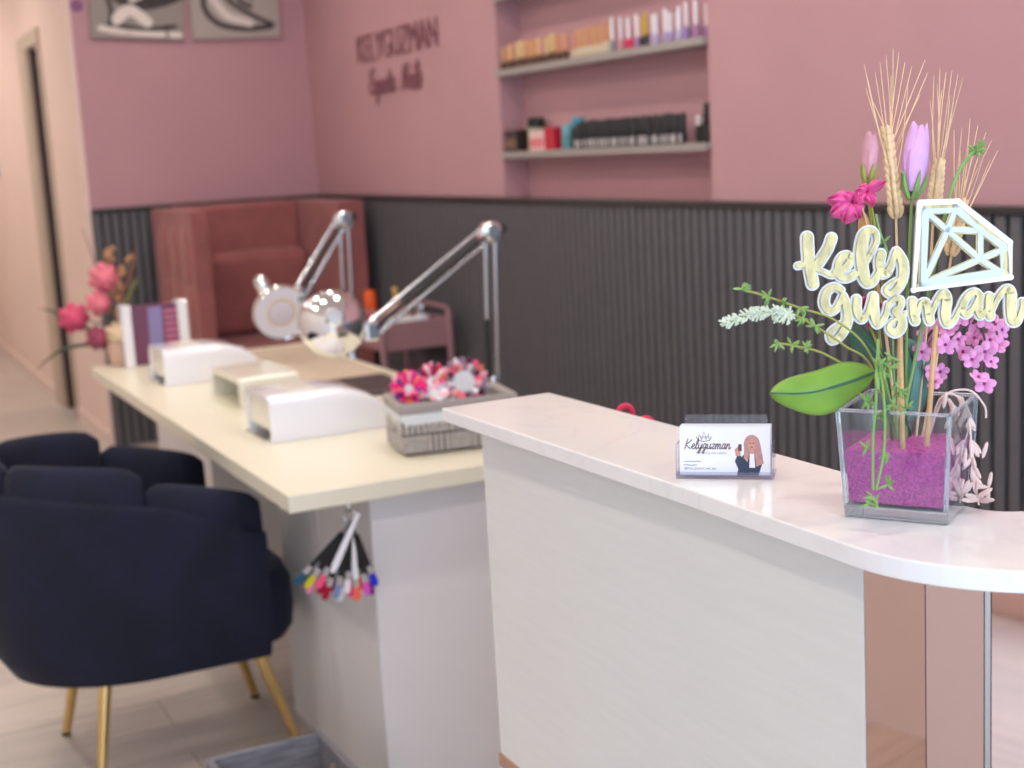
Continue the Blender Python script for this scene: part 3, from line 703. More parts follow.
# pink blossom branch
pb = thing('blossom_branch', 'hanging branch of small pink blossoms right of the wooden sticks', 'flower', at(920, 440, DV))
b_ = MB(); twigs = [[(915, 440), (925, 380), (945, 330), (970, 318), (985, 340), (982, 390)], [(918, 440), (930, 370), (935, 330), (925, 345), (922, 385)], [(918, 440), (938, 360), (965, 325), (995, 322)]]
for tw in twigs: b_.tube(bez([at(*p, DV + .02) for p in tw], 5), .0011, 6)
b_.build('twig', rgb('twig_brown', 92, 60, 62, .7), pb, smooth=True)
bp_ = MB(); bh = MB()
BL = [(925, 335), (938, 328), (950, 322), (962, 316), (972, 322), (985, 318), (995, 325), (930, 350), (945, 345), (958, 340), (975, 338), (990, 340), (1001, 330), (985, 352), (972, 360), (990, 362), (978, 378), (984, 384), (924, 392), (930, 370), (940, 372), (962, 352), (935, 382), (922, 352), (948, 330), (998, 346)]
for (x_, y_) in BL:
    c = at(x_, y_, DV + random.uniform(-.005, .03)); nz = (-FWD + V((random.uniform(-.7, .7), random.uniform(-.7, .7), random.uniform(-.5, .7)))).normalized()
    q_ = nz.to_track_quat('Z', 'Y').to_matrix(); r0 = random.uniform(.0055, .0075)
    for k in range(5):
        a0 = 2 * PI * k / 5 + random.random() * .3; rot = q_ @ Matrix.Rotation(a0, 3, 'Z') @ Matrix.Rotation(-.3, 3, 'Y')
        bp_.ball(c + rot @ V((r0 * .7, 0, 0)), (r0 * .72, r0 * .55, .0011), 8, mx=rot)
    bh.ball(c + nz * .0012, .0016, 6)
bp_.build('blossoms', M['blossom'], pb, smooth=True); bh.build('hearts', M['blossomc'], pb, smooth=True)

# dried oats hanging at the right
oa = thing('dried_oats', 'dried pale oat spray hanging over the right side of the vase', 'dried grass', at(930, 440, DV))
strands = [[(928, 440), (938, 402), (952, 394), (966, 408), (971, 440), (973, 475), (979, 505)], [(928, 440), (940, 405), (950, 402), (956, 430), (954, 465), (962, 498)], [(928, 440), (942, 398), (968, 390), (984, 405), (986, 418)]]
b_ = MB(); mps = []
for st in strands:
    P = [at(st[0][0], st[0][1], DV)] + [at(x_, y_, 1.166 - .002 * i) for i, (x_, y_) in enumerate(st[1:])]
    mps.append(bez(P, 6)); b_.tube(mps[-1], .0009, 6)
b_.build('stem', M['oat'], oa, smooth=True)
b_ = MB()
for i in range(78):
    mainp = mps[0] if i % 2 == 0 else (mps[1] if i % 6 else mps[2])
    f = random.uniform(.42, 1); c = mainp[int(f * (len(mainp) - 1))]; dv = (V((0, 0, -1)) + RIGHT * random.uniform(-.8, .8) + FWD * random.uniform(-.4, .4)).normalized()
    if c.z < CZ + .022: dv = (RIGHT * random.uniform(-.9, .9) + UP * random.uniform(-.15, .6) - FWD * .2).normalized()
    c2 = c + dv * random.uniform(.003, .010); q_ = dv.to_track_quat('Z', 'Y').to_matrix()
    if c2.z < CZ + .011: c2.z = CZ + .011
    b_.ball(c2, (.0014, .0022, .0074), 8, mx=q_)
for (x_, y_) in [(945, 400), (950, 420), (955, 440), (948, 460), (958, 470), (962, 485), (952, 480), (990, 480), (988, 495), (965, 455), (985, 450)]:
    dv = (V((0, 0, -1)) + RIGHT * random.uniform(-.4, .4)).normalized(); b_.ball(at(x_, y_, 1.158), (.0013, .002, .0075), 8, mx=dv.to_track_quat('Z', 'Y').to_matrix())
b_.build('spikelets', M['oat'], oa, smooth=True)

# ------------------------------------------------------------------ manicure desk
DX0, DX1, DY_0, DY_1, DZ = .755, 1.50, 2.59, 4.78, .75
dk = thing('manicure_desk', 'long white manicure desk with two pedestals behind the reception counter', 'desk', (1.12, 3.7, 0))
MB().box((DX0, DY_0, DZ - .036), (DX1, DY_1, DZ)).build('tabletop', M['cream'], dk, bevel=.002)
for (a, b) in ((2.65, 3.33), (4.0, 4.72)):
    p_ = MB(); p_.box((.942, a, 0), (1.46, a + .36, DZ - .037)); p_.box((.942, a + .363, 0), (1.46, b, DZ - .037))
    p_.build('pedestal', M['white'], dk, bevel=.0015)
MB().box((1.2, 3.331, .25), (1.22, 3.999, DZ - .037)).build('modesty_panel', M['white'], dk)
DT = DZ + .0004

# UV lamps: arched hood sweep along x
def hood_mb(L, Wd, hfun, th, n=22, m_=20, pw=.28):
    b_ = MB()
    def arch(hh, wdt, t):
        pts = []
        for i in range(m_ + 1):
            a = PI * i / m_; c, s_ = math.cos(a), math.sin(a)
            pts.append(((abs(c) ** pw) * (1 if c >= 0 else -1) * (wdt / 2 - t), (abs(s_) ** pw) * (hh - t)))
        return pts
    rows = []
    for i in range(n + 1):
        f = i / n; h = hfun(f)
        rows.append([V((L * f, y_, z_)) for y_, z_ in arch(h, Wd, 0)] + [V((min(L * f, L * .97), y_, max(z_, 0))) for y_, z_ in arch(max(h, th + .004), Wd, th)][::-1])
    k = len(rows[0]); vs = [p for r in rows for p in r]
    fs = [(i * k + j, i * k + (j + 1) % k, (i + 1) * k + (j + 1) % k, (i + 1) * k + j) for i in range(n) for j in range(k)]
    for j in range(m_): fs.append((j, j + 1, k - 2 - j, k - 1 - j)); fs.append((n * k + j, n * k + j + 1, n * k + k - 2 - j, n * k + k - 1 - j))
    return b_.add(vs, fs)
def uv_lamp(label, loc):
    t = thing('nail_lamp', label, 'nail lamp', loc, 'nail lamps on the desk')
    hf = lambda f: .108 if f < .5 else .108 - .062 * ((f - .5) / .5) ** 2.2 - (.03 * max(0, (f - .93) / .07))
    hood_mb(.305, .21, hf, .012, pw=.22).build('hood', M['gloss'], t, smooth=True, local=True)
    MB().box((-.012, -.088, .0), (.24, .088, .006)).build('base_plate', M['chrome'], t, local=True, bevel=.002)
    MB().box((.006, -.0905, .024), (.05, .0905, .093)).build('inner_liner', M['glosscream'], t, local=True)
    MB().box((.06, -.05, .1075), (.13, .05, .111)).build('top_panel', M['glosscream'], t, local=True, bevel=.0015)
    return t
uA = uv_lamp('glossy white domed nail lamp nearest the wicker basket', (.88, 3.215, DT))
dup(uA, (.868, 4.265, DT), 0, 'glossy white domed nail lamp at the far end by the display stand')
t = thing('box_nail_lamp', 'square-edged cream nail lamp between the two domed lamps', 'nail lamp', (.945, 3.76, DT))
hood_mb(.165, .30, lambda f: .082, .016, pw=.13).build('hood', M['glosscream'], t, smooth=True, local=True)
MB().box((.14, -.132, .001), (.16, .132, .06)).build('inner_liner', M['white'], t, local=True)

# display stand at the far end
t = thing('display_stand', 'white-sided display stand with purple and red striped panel on the desk', 'display', (.85, 4.68, DT))
for x_ in (.85, 1.036): MB().box((x_, 4.66, DT), (x_ + .032, 4.73, DT + .205)).build('side_post', M['gloss'], t, bevel=.003)
MB().box((.882, 4.68, DT), (1.036, 4.72, DT + .195)).build('panel', rgb('plum_print', 116, 64, 92), t)
b_ = MB(); b_.prism([(.05, .01), (.095, .01), (.1, .19), (.055, .19)], (.886, 4.6795, DT), (1, 0, 0), (0, 0, 1), (0, -.0006, 0)); b_.build('printed_band', rgb('periwinkle', 140, 130, 178), t)
b_ = MB()
for i in range(8): b_.box((.992, 4.679, DT + .02 + i * .021), (1.034, 4.68, DT + .030 + i * .021))
b_.build('printed_stripes', rgb('raspberry', 206, 120, 150), t)

# beige mat and dark grille, small jars
tag(MB().prism([(1.1, 3.9), (1.47, 3.86), (1.485, 4.72), (1.1, 4.70)], (0, 0, DT), (1, 0, 0), (0, 1, 0), (0, 0, .003)).build('hand_mat', M['beige'], bevel=.001), 'thin beige work mat lying under the magnifier lamps', 'mat')
t = thing('dust_grille', 'dark brown flat dust collector grille on the desk behind the basket', 'dust collector', (1.35, 3.69, DT))
MB().box((1.27, 3.54, DT), (1.435, 3.835, DT + .012)).build('grille_plate', M['darkmat'], t, bevel=.004)
b_ = MB()
for i in range(12): b_.box((1.285, 3.56 + i * .0215, DT + .012), (1.42, 3.568 + i * .0215, DT + .014))
b_.build('grille_bars', M['darkmat'], t)
for (x_, y_, mm, lb) in ((1.17, 4.62, M['gold'], 'tiny gold-lidded jar on the mat under the far lamp head'), (1.215, 4.60, M['gloss'], 'tiny white jar on the mat under the far lamp head')):
    t = thing('small_jar', lb, 'jar', (x_, y_, DT + .003)); MB().lathe([(.014, 0), (.016, .004), (.016, .018), (.012, .02)], (x_, y_, DT + .003), 16).build('pot', M['gloss'], t, smooth=True)
    MB().lathe([(.0165, .02), (.0165, .03), (.014, .032)], (x_, y_, DT + .003), 16).build('lid', mm, t, smooth=True)

# wicker basket with nail tip flowers
bk_ = thing('wicker_basket', 'grey woven basket with white lace trim on the desk corner', 'basket', (1.072, 2.762, DT), None, -.165); bk_.scale = (1, 1, 1.14)
BX0, BX1, BY0, BY1, BH = 1.072, 1.325, 2.762, 2.925, .115
def rect(e, z): return [V((BX0 - e, BY0 - e, z)), V((BX1 + e, BY0 - e, z)), V((BX1 + e, BY1 + e, z)), V((BX0 - e, BY1 + e, z))]
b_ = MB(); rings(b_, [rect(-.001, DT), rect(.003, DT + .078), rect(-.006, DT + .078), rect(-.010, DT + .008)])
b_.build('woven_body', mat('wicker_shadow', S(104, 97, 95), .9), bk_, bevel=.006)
b_ = MB()   # woven relief: blocks of horizontal and vertical rods on the two visible faces
def wv(f0, f1, face):
    nb = 5 if face == 'f' else 4
    for r_ in range(2):
        for c_ in range(nb):
            z0 = DT + .006 + r_ * .037; z1 = z0 + .033; e = .001 + .004 * ((z0 + z1) / 2 - DT) / .085
            s0 = f0 + (f1 - f0) * c_ / nb; s1 = f0 + (f1 - f0) * (c_ + 1) / nb
            if (r_ + c_) % 2:
                for k in range(4):
                    s_ = s0 + (s1 - s0) * (k + .5) / 4; p = (s_, BY0 - e) if face == 'f' else (BX0 - e, s_); b_.tube([(p[0], p[1], z0), (p[0], p[1], z1)], .0046, 6)
            else:
                for k in range(4):
                    z = z0 + (z1 - z0) * (k + .5) / 4; ee = .001 + .004 * (z - DT) / .085
                    p, q_ = ((s0, BY0 - ee), (s1, BY0 - ee)) if face == 'f' else ((BX0 - ee, s0), (BX0 - ee, s1)); b_.tube([(*p, z), (*q_, z)], .0036, 6)
wv(BX0, BX1, 'f'); wv(BY0, BY1, 's')
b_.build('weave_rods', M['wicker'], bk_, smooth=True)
b_ = MB(); rings(b_, [rect(.0055, DT + .074), rect(.007, DT + .088), rect(.007, DT + .100), rect(.0, DT + .103), rect(-.010, DT + .094), rect(-.012, DT + .03)]); b_.build('liner', M['liner'], bk_, bevel=.005, smooth=True)
b_ = MB(); rings(b_, [rect(.0075, DT + .068), rect(.0085, DT + .080), rect(.0072, DT + .081), rect(.0058, DT + .068)])
for i in range(16):
    b_.lathe([(.0001, 0), (.009, 0), (.009, .0012), (.0001, .0012)], (BX0 + (BX1 - BX0) * (i + .5) / 16, BY0 - .0075, DT + .0685), 10, mx=Matrix.Rotation(PI / 2, 3, 'X'))
for i in range(13):
    b_.lathe([(.0001, 0), (.009, 0), (.009, .0012), (.0001, .0012)], (BX0 - .0075, BY0 + (BY1 - BY0) * (i + .5) / 13, DT + .0685), 10, mx=Matrix.Rotation(PI / 2, 3, 'Y'))
b_.build('lace_trim', M['lace'], bk_)
b_ = MB(); b_.box((BX0 + .004, BY0 + .004, DT + .03), (BX1 - .004, BY1 - .004, DT + .06)); b_.build('padding', M['liner'], bk_)
def nail_ring(label, c, r, cols, tilt, n=14, disc=None, rows=1):
    t = thing('nail_tip_wheel', label, 'nail tip display', c, 'nail tip wheels in the basket')
    c = V(c); nz = V(tilt).normalized(); q_ = nz.to_track_quat('Z', 'Y').to_matrix()
    if disc: MB().lathe([(.0001, -.002), (r * .56, -.002), (r * .58, 0), (r * .5, .003), (.0001, .004)], c + nz * .008, 18, mx=q_).build('hub', disc, t, smooth=True)
    else: MB().lathe([(.0001, -.002), (r * .4, -.002), (r * .4, .002), (.0001, .002)], c, 18, mx=q_).build('hub', M['lace'], t, smooth=True)
    for rw in range(rows):
        for i in range(n):
            a = 2 * PI * (i + .5 * rw) / n; rr = r * (1 - .3 * rw)
            rot = q_ @ Matrix.Rotation(a, 3, 'Z') @ Matrix.Rotation(PI / 2 - .5 - .35 * rw, 3, 'Y')
            b_ = MB(); b_.ball(c + q_ @ V((rr * .74 * math.cos(a), rr * .74 * math.sin(a), .006 + .008 * rw)), (.003, .0082, .0165), 8, mx=rot)
            b_.build('nail_tip', cols[(i + rw * 3) % len(cols)], t, smooth=True)
hot = [rgb('hot_pink', 236, 40, 130, .2), rgb('rose_pink', 238, 100, 140, .2), rgb('violet', 120, 50, 140, .2), rgb('hot_pink', 236, 40, 130, .2), rgb('orange_coral', 240, 120, 90, .2), rgb('fuchsia', 220, 20, 140, .2), rgb('pale_pink', 244, 170, 180, .2)]
mix2 = [rgb('crimson', 200, 40, 80, .2), rgb('plum', 96, 34, 60, .2), rgb('rose_pink', 238, 100, 140, .2), rgb('white_nail', 236, 226, 232, .2)]
wht = [rgb('white_nail', 236, 226, 232, .2), rgb('silver_nail', 190, 186, 200, .2), rgb('pale_pink', 244, 170, 180, .2)]
big = [rgb('dusty_mauve', 170, 130, 150, .2), rgb('pale_pink', 244, 170, 180, .2), rgb('coral', 230, 120, 100, .2), rgb('rose_pink', 238, 100, 140, .2), rgb('plum', 96, 34, 60, .2), rgb('mauve_grey', 140, 124, 140, .2), rgb('white_nail', 236, 226, 232, .2)]
nail_ring('hot pink and violet nail tip wheel at the left of the basket', at(409, 389, 3.11), .040, hot, (-.2, -.75, .6), 15, None, 2)
nail_ring('crimson and plum nail tip wheel standing at the back of the basket', at(432, 379, 3.17), .034, mix2, (-.1, -.6, .6), 13, None, 2)
nail_ring('white and silver nail tip wheel in the middle of the basket', at(434, 394, 3.12), .032, wht, (0, -.5, .8), 12)
nail_ring('large mauve and coral nail tip wheel with white disc at the right of the basket', at(464, 382, 3.15), .058, big, (-.35, -.85, .3), 20, M['lace'], 2)

# ------------------------------------------------------------------ magnifier lamps
def lamp(name_label, base, elbow, headc, hn, hr, lens_out, wrist):
    t = thing('magnifier_lamp', name_label, 'lamp', base)
    base, elbow, headc, wrist = V(base), V(elbow), V(headc), V(wrist)
    b_ = MB(); b_.lathe([(.02, -.04), (.022, -.038), (.022, .03), (.014, .04), (.012, .06)], base, 16); b_.box((base.x - .06, base.y - .02, base.z), (base.x, base.y + .02, base.z + .008))
    b_.build('clamp', M['steel'], t, smooth=True, bevel=.002)
    ax = (elbow - base).normalized(); side = V((1, 0, 0))
    for s_ in (-1, 1):
        MB().tube([base + UP * .04 + side * s_ * .014, elbow - UP * .02 + side * s_ * .014], .0058, 10).build('lower_rod', M['steel'], t, smooth=True)
    MB().tube([base + UP * .03 + side * -.014, base.lerp(elbow, .48) + side * -.014], .0075, 10).build('sleeve', M['black'], t, smooth=True)
    d = (wrist - elbow).normalized(); pn = d.cross(V((0, 1, 0))).normalized()
    for s_ in (-1, 1):
        MB().tube([elbow + pn * s_ * .019 + d * .01, wrist + pn * s_ * .019], .0058, 10).build('upper_rod', M['steel'], t, smooth=True)
    MB().tube([elbow + pn * .0 + V((0, -.010, 0)) + d * .02, (elbow + wrist) / 2 + UP * .006 + V((0, -.01, 0)), wrist + V((0, -.01, 0))], .0062, 8).build('cable', M['black'], t, smooth=True)
    b_ = MB(); b_.lathe([(.0, -.026), (.022, -.026), (.026, -.02), (.026, .02), (.022, .026), (0, .026)], elbow, 18, mx=Matrix.Rotation(PI / 2, 3, 'X')); b_.box(tuple(elbow + V((-.03, -.014, -.03))), tuple(elbow + V((.03, .014, .012)))); b_.build('elbow', M['chrome'], t, smooth=True, bevel=.004)
    MB().lathe([(0, 0), (.012, 0), (.014, .004), (.012, .016), (0, .018)], elbow + V((.026, 0, .005)), 14, mx=Matrix.Rotation(PI / 2, 3, 'Y')).build('knob', M['black'], t, smooth=True)
    MB().box(tuple(wrist + V((-.018, -.016, -.026))), tuple(wrist + V((.018, .016, .024)))).build('wrist_joint', M['chrome'], t, bevel=.006)
    nz = V(hn).normalized(); q_ = nz.to_track_quat('Z', 'Y').to_matrix()
    # dome: open rim at z=0, back of the dome at +z
    prof = [(hr * .93, .003), (hr * 1.0, 0), (hr * 1.02, .010), (hr * .985, .026), (hr * .86, .05), (hr * .62, .070), (hr * .36, .079), (hr * .30, .081), (hr * .30, .092), (hr * .24, .098), (0, .099)]
    MB().lathe(prof, headc, 40, mx=q_).build('shade', M['chrome'], t, smooth=True)
    MB().lathe([(hr * .94, .004), (hr * .94, .001), (hr * .55, .003), (hr * .52, .008), (hr * .52, .012)], headc, 40, mx=q_).build('diffuser', M['lampwhite'], t, smooth=True)
    MB().lathe([(0, -.002), (hr * .3, .0), (hr * .5, .004), (hr * .5, .006), (0, .006)], headc, 32, mx=q_).build('lens', rgb('lens', 214, 210, 222, .08, .5), t, smooth=True)
    MB().tube([wrist, headc + nz * .05], .009, 10).build('neck', M['chrome'], t, smooth=True)
    if lens_out:
        MB().lathe([(0, 0), (.022, 0), (.026, .01), (.024, .045), (.014, .06), (0, .064)], headc + q_ @ V((0, 0, .02)) + V((-.028, .03, .062)), 18, mx=Matrix.Rotation(-.5, 3, 'Y')).build('handle', M['chrome'], t, smooth=True)
    return t
lamp('nearer chrome magnifier lamp, its round back turned to the camera', (1.53, 3.27, .752), (1.545, 3.27, 1.187), (1.122, 3.33, .985), (-.25, -1, .35), .085, False, (1.205, 3.28, .965))
lamp('farther chrome magnifier lamp, its white lens side showing', (1.527, 4.36, .752), (1.535, 4.36, 1.198), (1.302, 4.36, .910), (.05, 1, .28), .092, True, (1.365, 4.36, .965))

# ------------------------------------------------------------------ nail swatch fan hanging under the desk
hk = V((.890, 2.622, .7135))
t = thing('swatch_fan', 'ring of nail colour swatch sticks hanging under the desk edge', 'nail swatches', hk)
b_ = MB(); b_.box((hk.x - .014, hk.y - .008, hk.z - .004), (hk.x + .014, hk.y + .008, hk.z)); b_.tube(bez([hk, hk + V((0, -.002, -.016)), hk + V((0, .008, -.022)), hk + V((0, .012, -.012))], 4), .0025, 8); b_.build('hook', M['steel'], t, smooth=True)
b_ = MB(); ring(b_, hk + V((0, .004, -.034)), .012, .0016, (1, 0, 0), (0, .3, 1)); b_.build('ring', M['steel'], t, smooth=True)
tips = [(22, 84, 104), (20, 70, 70), (200, 190, 40), (240, 130, 170), (240, 90, 130), (190, 20, 60), (160, 20, 50), (120, 40, 60), (120, 140, 180), (225, 225, 230), (235, 225, 230), (240, 90, 140), (250, 110, 90), (250, 100, 60), (220, 90, 190), (130, 40, 150), (30, 50, 200)]
for i, cl in enumerate(tips):
    a = math.radians(-50 + 66 * i / (len(tips) - 1)); dirv = V((math.sin(a), 0, -math.cos(a))); o0 = hk + V((0, -.006 + .0026 * ((i * 3) % 6), -.042)); sd = dirv.cross(V((0, 1, 0)))
    mm = M['gloss'] if i in (11, 12) else M['black']
    L0 = (.140, .122, .133)[i % 3]
    b_ = MB()
    for (l0, l1, k_) in ((0, .03, 1), (.03, L0 - .018, 0), (L0 - .018, L0, 1)):
        w0 = .003 + .0030 * l0 / L0; w1 = .003 + .0030 * l1 / L0; b_.prism([(-w0, l0), (w0, l0), (w1, l1), (-w1, l1)], o0, sd, dirv, V((0, -.0014, 0)), k_)
    s1 = b_.build('swatch_stick', [mm, rgb('clear_grey_plastic', 176, 168, 166)], t)
    b_ = MB(); b_.prism([(-.0062, L0), (.0062, L0), (.0074, L0 + .012), (.0074, L0 + .021), (.004, L0 + .028), (-.004, L0 + .028), (-.0074, L0 + .021), (-.0074, L0 + .012)], o0, sd, dirv, V((0, -.002, 0)))
    s2 = b_.build('nail_tip', rgb('swatch', *cl, .2), s1); s2.matrix_parent_inverse = Matrix.Identity(4)
b_ = MB(); a = math.radians(-30); dirv = V((math.sin(a), 0, -math.cos(a))); b_.prism([(-.005, 0), (.005, 0), (.0075, .115), (.004, .13), (-.004, .13), (-.0075, .115)], hk + V((.012, -.014, -.026)), dirv.cross(V((0, 1, 0))), dirv, V((0, -.002, 0))); b_.build('white_stick', M['gloss'], t)

# ------------------------------------------------------------------ navy tub chair
CX, CY = .60, 3.303
chr_ = thing('tub_chair', 'navy velvet shell armchair with slim gold legs pulled up to the desk', 'chair', (CX, CY, 0))
RX, RY = .36, .287
def rim_h(t):   # t in -1..1 around the U; 0 = back
    return .590 + .150 * (1 - min(1, abs(t) / .95) ** 2.4)
def upt(t, r):  # plan position on U of scale r
    a = PI + t * PI * .5 * 1.0
    if abs(t) <= .62:
        a = PI + t / .62 * PI / 2; return V((CX - .02 + RX * r * math.cos(a), CY - RY * r * math.sin(a) * (1) * -1 * -1, 0))
    s_ = (abs(t) - .62) / .38; return V((CX - .02 + s_ * .24, CY + (RY * r if t > 0 else -RY * r), 0))
def upt(t, r):
    if abs(t) <= .62:
        a = t / .62 * PI / 2; return V((CX - .02 - RX * r * math.cos(a), CY + RY * r * math.sin(a), 0))
    s_ = (abs(t) - .62) / .38; return V((CX - .02 + s_ * .24, CY + (RY * r if t > 0 else -RY * r), 0))
def shell(s_, v_):
    t = 2 * s_ - 1; h = rim_h(t) - .03
    # closed loop profile: outer bottom -> outer top -> inner top -> inner bottom
    prof = [(.68, .247), (.85, .262), (.95, .32), (1.0, .42), (1.025, .52), (1.03, h - .015), (1.02, h + .004), (1.0, h + .012), (.965, h + .004), (.95, h - .03), (.93, .42), (.90, .33), (.70, .30)]
    x_ = v_ * (len(prof) - 1); i = min(int(x_), len(prof) - 2); f = x_ - i; r = prof[i][0] * (1 - f) + prof[i + 1][0] * f; z = prof[i][1] * (1 - f) + prof[i + 1][1] * f
    if abs(t) > .62: z_off = 0
    p = upt(t, r); p.z = min(z, h + .012); return p
b_ = MB(); b_.grid(shell, 48, 24)
# close arm ends
def endcap(t):
    pts = [shell((t + 1) / 2, j / 24) for j in range(25)]; b_.add(pts, [tuple(range(25))])
endcap(-1); endcap(1)
b_.build('shell', M['navy'], chr_, smooth=True)
NP = 5
for i in range(NP):
    t0 = -1 + 2 * i / NP + .002; t1 = -1 + 2 * (i + 1) / NP - .002
    def pad(s_, v_, t0=t0, t1=t1):
        a = 2 * PI * v_; tt = t0 + (t1 - t0) * s_; e = (1 - abs(2 * s_ - 1) ** 5.0) ** .5
        h = rim_h((t0 + t1) / 2 * .45 + tt * .55)
        rad = .90 + .115 * math.cos(a) * (.35 + .65 * e); zc = (h + .05 + .40) / 2; hz = (h + .05 - .40) / 2
        sg = math.sin(a); z = zc + hz * (abs(sg) ** .55) * (1 if sg >= 0 else -1) * (.86 + .14 * e)
        if z < .6: rad = min(rad, .945)
        p = upt(tt, rad); p.z = z; return p
    b_ = MB(); b_.grid(pad, 12, 24)
    b_.build('backrest_pad', M['navy'], chr_, smooth=True)
def seat(s_, v_):
    a = 2 * PI * s_; c, sn = math.cos(a), math.sin(a); sq = lambda q: (abs(q) ** .34) * (1 if q >= 0 else -1)
    prof = [(0.001, .28), (.93, .28), (1.0, .31), (1.02, .36), (1.01, .425), (.96, .455), (.6, .465), (0.001, .468)]
    x_ = v_ * 7; i = min(int(x_), 6); f = x_ - i; r = prof[i][0] * (1 - f) + prof[i + 1][0] * f; z = prof[i][1] * (1 - f) + prof[i + 1][1] * f
    return V((CX + .022 + .285 * r * sq(c), CY + .235 * r * sq(sn), z))
b_ = MB(); b_.grid(seat, 36, 21, cu=True); b_.build('seat', M['navy'], chr_, smooth=True)
for (x_, y_, tx, ty) in ((.40, 3.515, .46, 3.46), (.88, 3.483, .80, 3.44), (.42, 3.15, .47, 3.19), (.885, 3.13, .80, 3.18)):
    lg = MB().tube([(x_, y_, .004), (tx, ty, .30)], [.0105, .0165], 14).build('leg', M['gold'], chr_, smooth=True)
    MB().tube([(x_, y_, 0), (x_ + (tx - x_) * .02, y_ + (ty - y_) * .02, .008)], .0115, 12).build('foot_cap', M['black'], lg).matrix_parent_inverse = Matrix()

# ------------------------------------------------------------------ crate on the floor
cr = thing('wooden_crate', 'open grey-washed wooden crate on the floor before the desk', 'crate', (.69, 2.58, 0))
KX0, KX1, KY0, KY1, KH = .572, .824, 2.40, 2.722, .20
for nm, a, b in (('bottom_board', (KX0, KY0, .0), (KX1, KY1, .012)), ('back_board', (KX0, KY1 - .014, .012), (KX1, KY1, KH)), ('front_board', (KX0, KY0, .012), (KX1, KY0 + .014, KH)), ('side_board', (KX0, KY0 + .014, .012), (KX0 + .014, KY1 - .014, KH)), ('side_board', (KX1 - .014, KY0 + .014, .012), (KX1, KY1 - .014, KH))):
    MB().box(a, b).build(nm, M['crate'], cr, bevel=.002)
b_ = MB(); ym = (KY0 + KY1) / 2; b_.tube(bez([(KX1 - .014, ym - .05, KH - .03), (KX1 - .03, ym - .03, KH - .05), (KX1 - .034, ym, KH - .055), (KX1 - .03, ym + .03, KH - .05), (KX1 - .014, ym + .05, KH - .03)], 5), .006, 8); b_.build('rope_handle', rgb('rope', 140, 120, 110, .9), cr, smooth=True)

# ------------------------------------------------------------------ rose velvet armchair
AX0, AX1, AY0, AY1, AH = 1.487, 2.31, 6.25, 7.10, 1.195
ac = thing('velvet_armchair', 'tall rose-brown velvet armchair in the back corner', 'armchair', ((AX0 + AX1) / 2, 6.7, 0))
MB().box((AX0 + .02, AY0 + .04, .10), (AX1 - .02, AY1, .34)).build('base', M['mauvev'], ac, bevel=.02)
MB().box((AX0 + .07, AY1 - .18, .34), (AX1 - .11, AY1, AH)).build('backrest', M['mauvev'], ac, bevel=.04, bseg=4, smooth=True)
def arm(x0, x1, s_):
    b_ = MB(); b_.box((x0, AY0 + .02, .10), (x1, AY1 - .02, AH - .004))
    for k in range(24): b_.ball((x1 - .02 if s_ < 0 else x0 + .03, AY0 + .022, .18 + k * .041), (.007, .005, .007), 8, 1)
    b_.build('arm', [M['mauvev'], rgb('antique_brass', 120, 80, 60, .4)], ac, bevel=.045, bseg=4, smooth=True)
arm(AX0, AX0 + .075, -1); arm(AX1 - .125, AX1, 1)
b_ = MB()
for i in range(3):
    for k in range(4):
        b_.ball((AX0 + .004, AY0 + .16 + i * .22, .27 + k * .235), (.022, .105, .16), 12)
b_.build('tufting', M['mauvev'], ac, smooth=True)
MB().box((AX0 + .075, AY0 + .02, .33), (AX1 - .125, AY1 - .16, .55)).build('seat_cushion', M['mauvev'], ac, bevel=.04, bseg=4, smooth=True)
MB().box((AX0 + .075, AY1 - .36, .55), (AX1 - .125, AY1 - .175, .96)).build('lumbar_cushion', M['mauvev'], ac, bevel=.05, bseg=4, smooth=True)
MB().box((AX0 + .075, AY1 - .215, .90), (AX1 - .125, AY1 - .17, AH - .002)).build('back_panel', M['mauvev'], ac, bevel=.02, bseg=3, smooth=True)
for x_, y_ in ((AX0 + .08, AY0 + .1), (AX1 - .08, AY0 + .1), (AX0 + .08, AY1 - .08), (AX1 - .08, AY1 - .08)): MB().tube([(x_, y_, 0), (x_, y_, .11)], [.018, .028], 10).build('leg', M['black'], ac)

# ------------------------------------------------------------------ mauve cart
GX0, GX1, GY0, GY1, GZ = 2.0, 2.295, 5.31, 5.80, .715
gc = thing('trolley', 'mauve metal trolley with bottles against the slatted wall', 'trolley', ((GX0 + GX1) / 2, 5.55, 0))
for z0, h in ((GZ - .12, .12), (.32, .10)):
    b_ = MB(); b_.box((GX0, GY0, z0), (GX1, GY1, z0 + .008)); b_.box((GX0, GY0, z0), (GX1, GY0 + .006, z0 + h)); b_.box((GX0, GY1 - .006, z0), (GX1, GY1, z0 + h)); b_.box((GX0, GY0, z0), (GX0 + .006, GY1, z0 + h)); b_.box((GX1 - .006, GY0, z0), (GX1, GY1, z0 + h))
    b_.build('tray', M['cartp'], gc, bevel=.003)
for x_ in (GX0 - .002, GX1 + .002):
    for y_ in (GY0 - .002, GY1 + .002):
        MB().tube([(x_, y_, .05), (x_, y_, GZ + .02)], .014, 10).build('leg', M['cartp'], gc, smooth=True)
        MB().ball((x_, y_, .026), (.012, .026, .026), 12).build('caster', M['black'], gc, smooth=True)
for x_ in (GX0 - .002, GX1 + .002):
    MB().tube(bez([(x_, GY0 - .002, GZ + .01), (x_, GY0 + .01, GZ + .035), (x_, GY0 + .05, GZ + .04), (x_, GY1 - .05, GZ + .04), (x_, GY1, GZ + .01)], 4), .009, 8).build('side_rail', M['cartp'], gc, smooth=True)
GT = GZ - .112
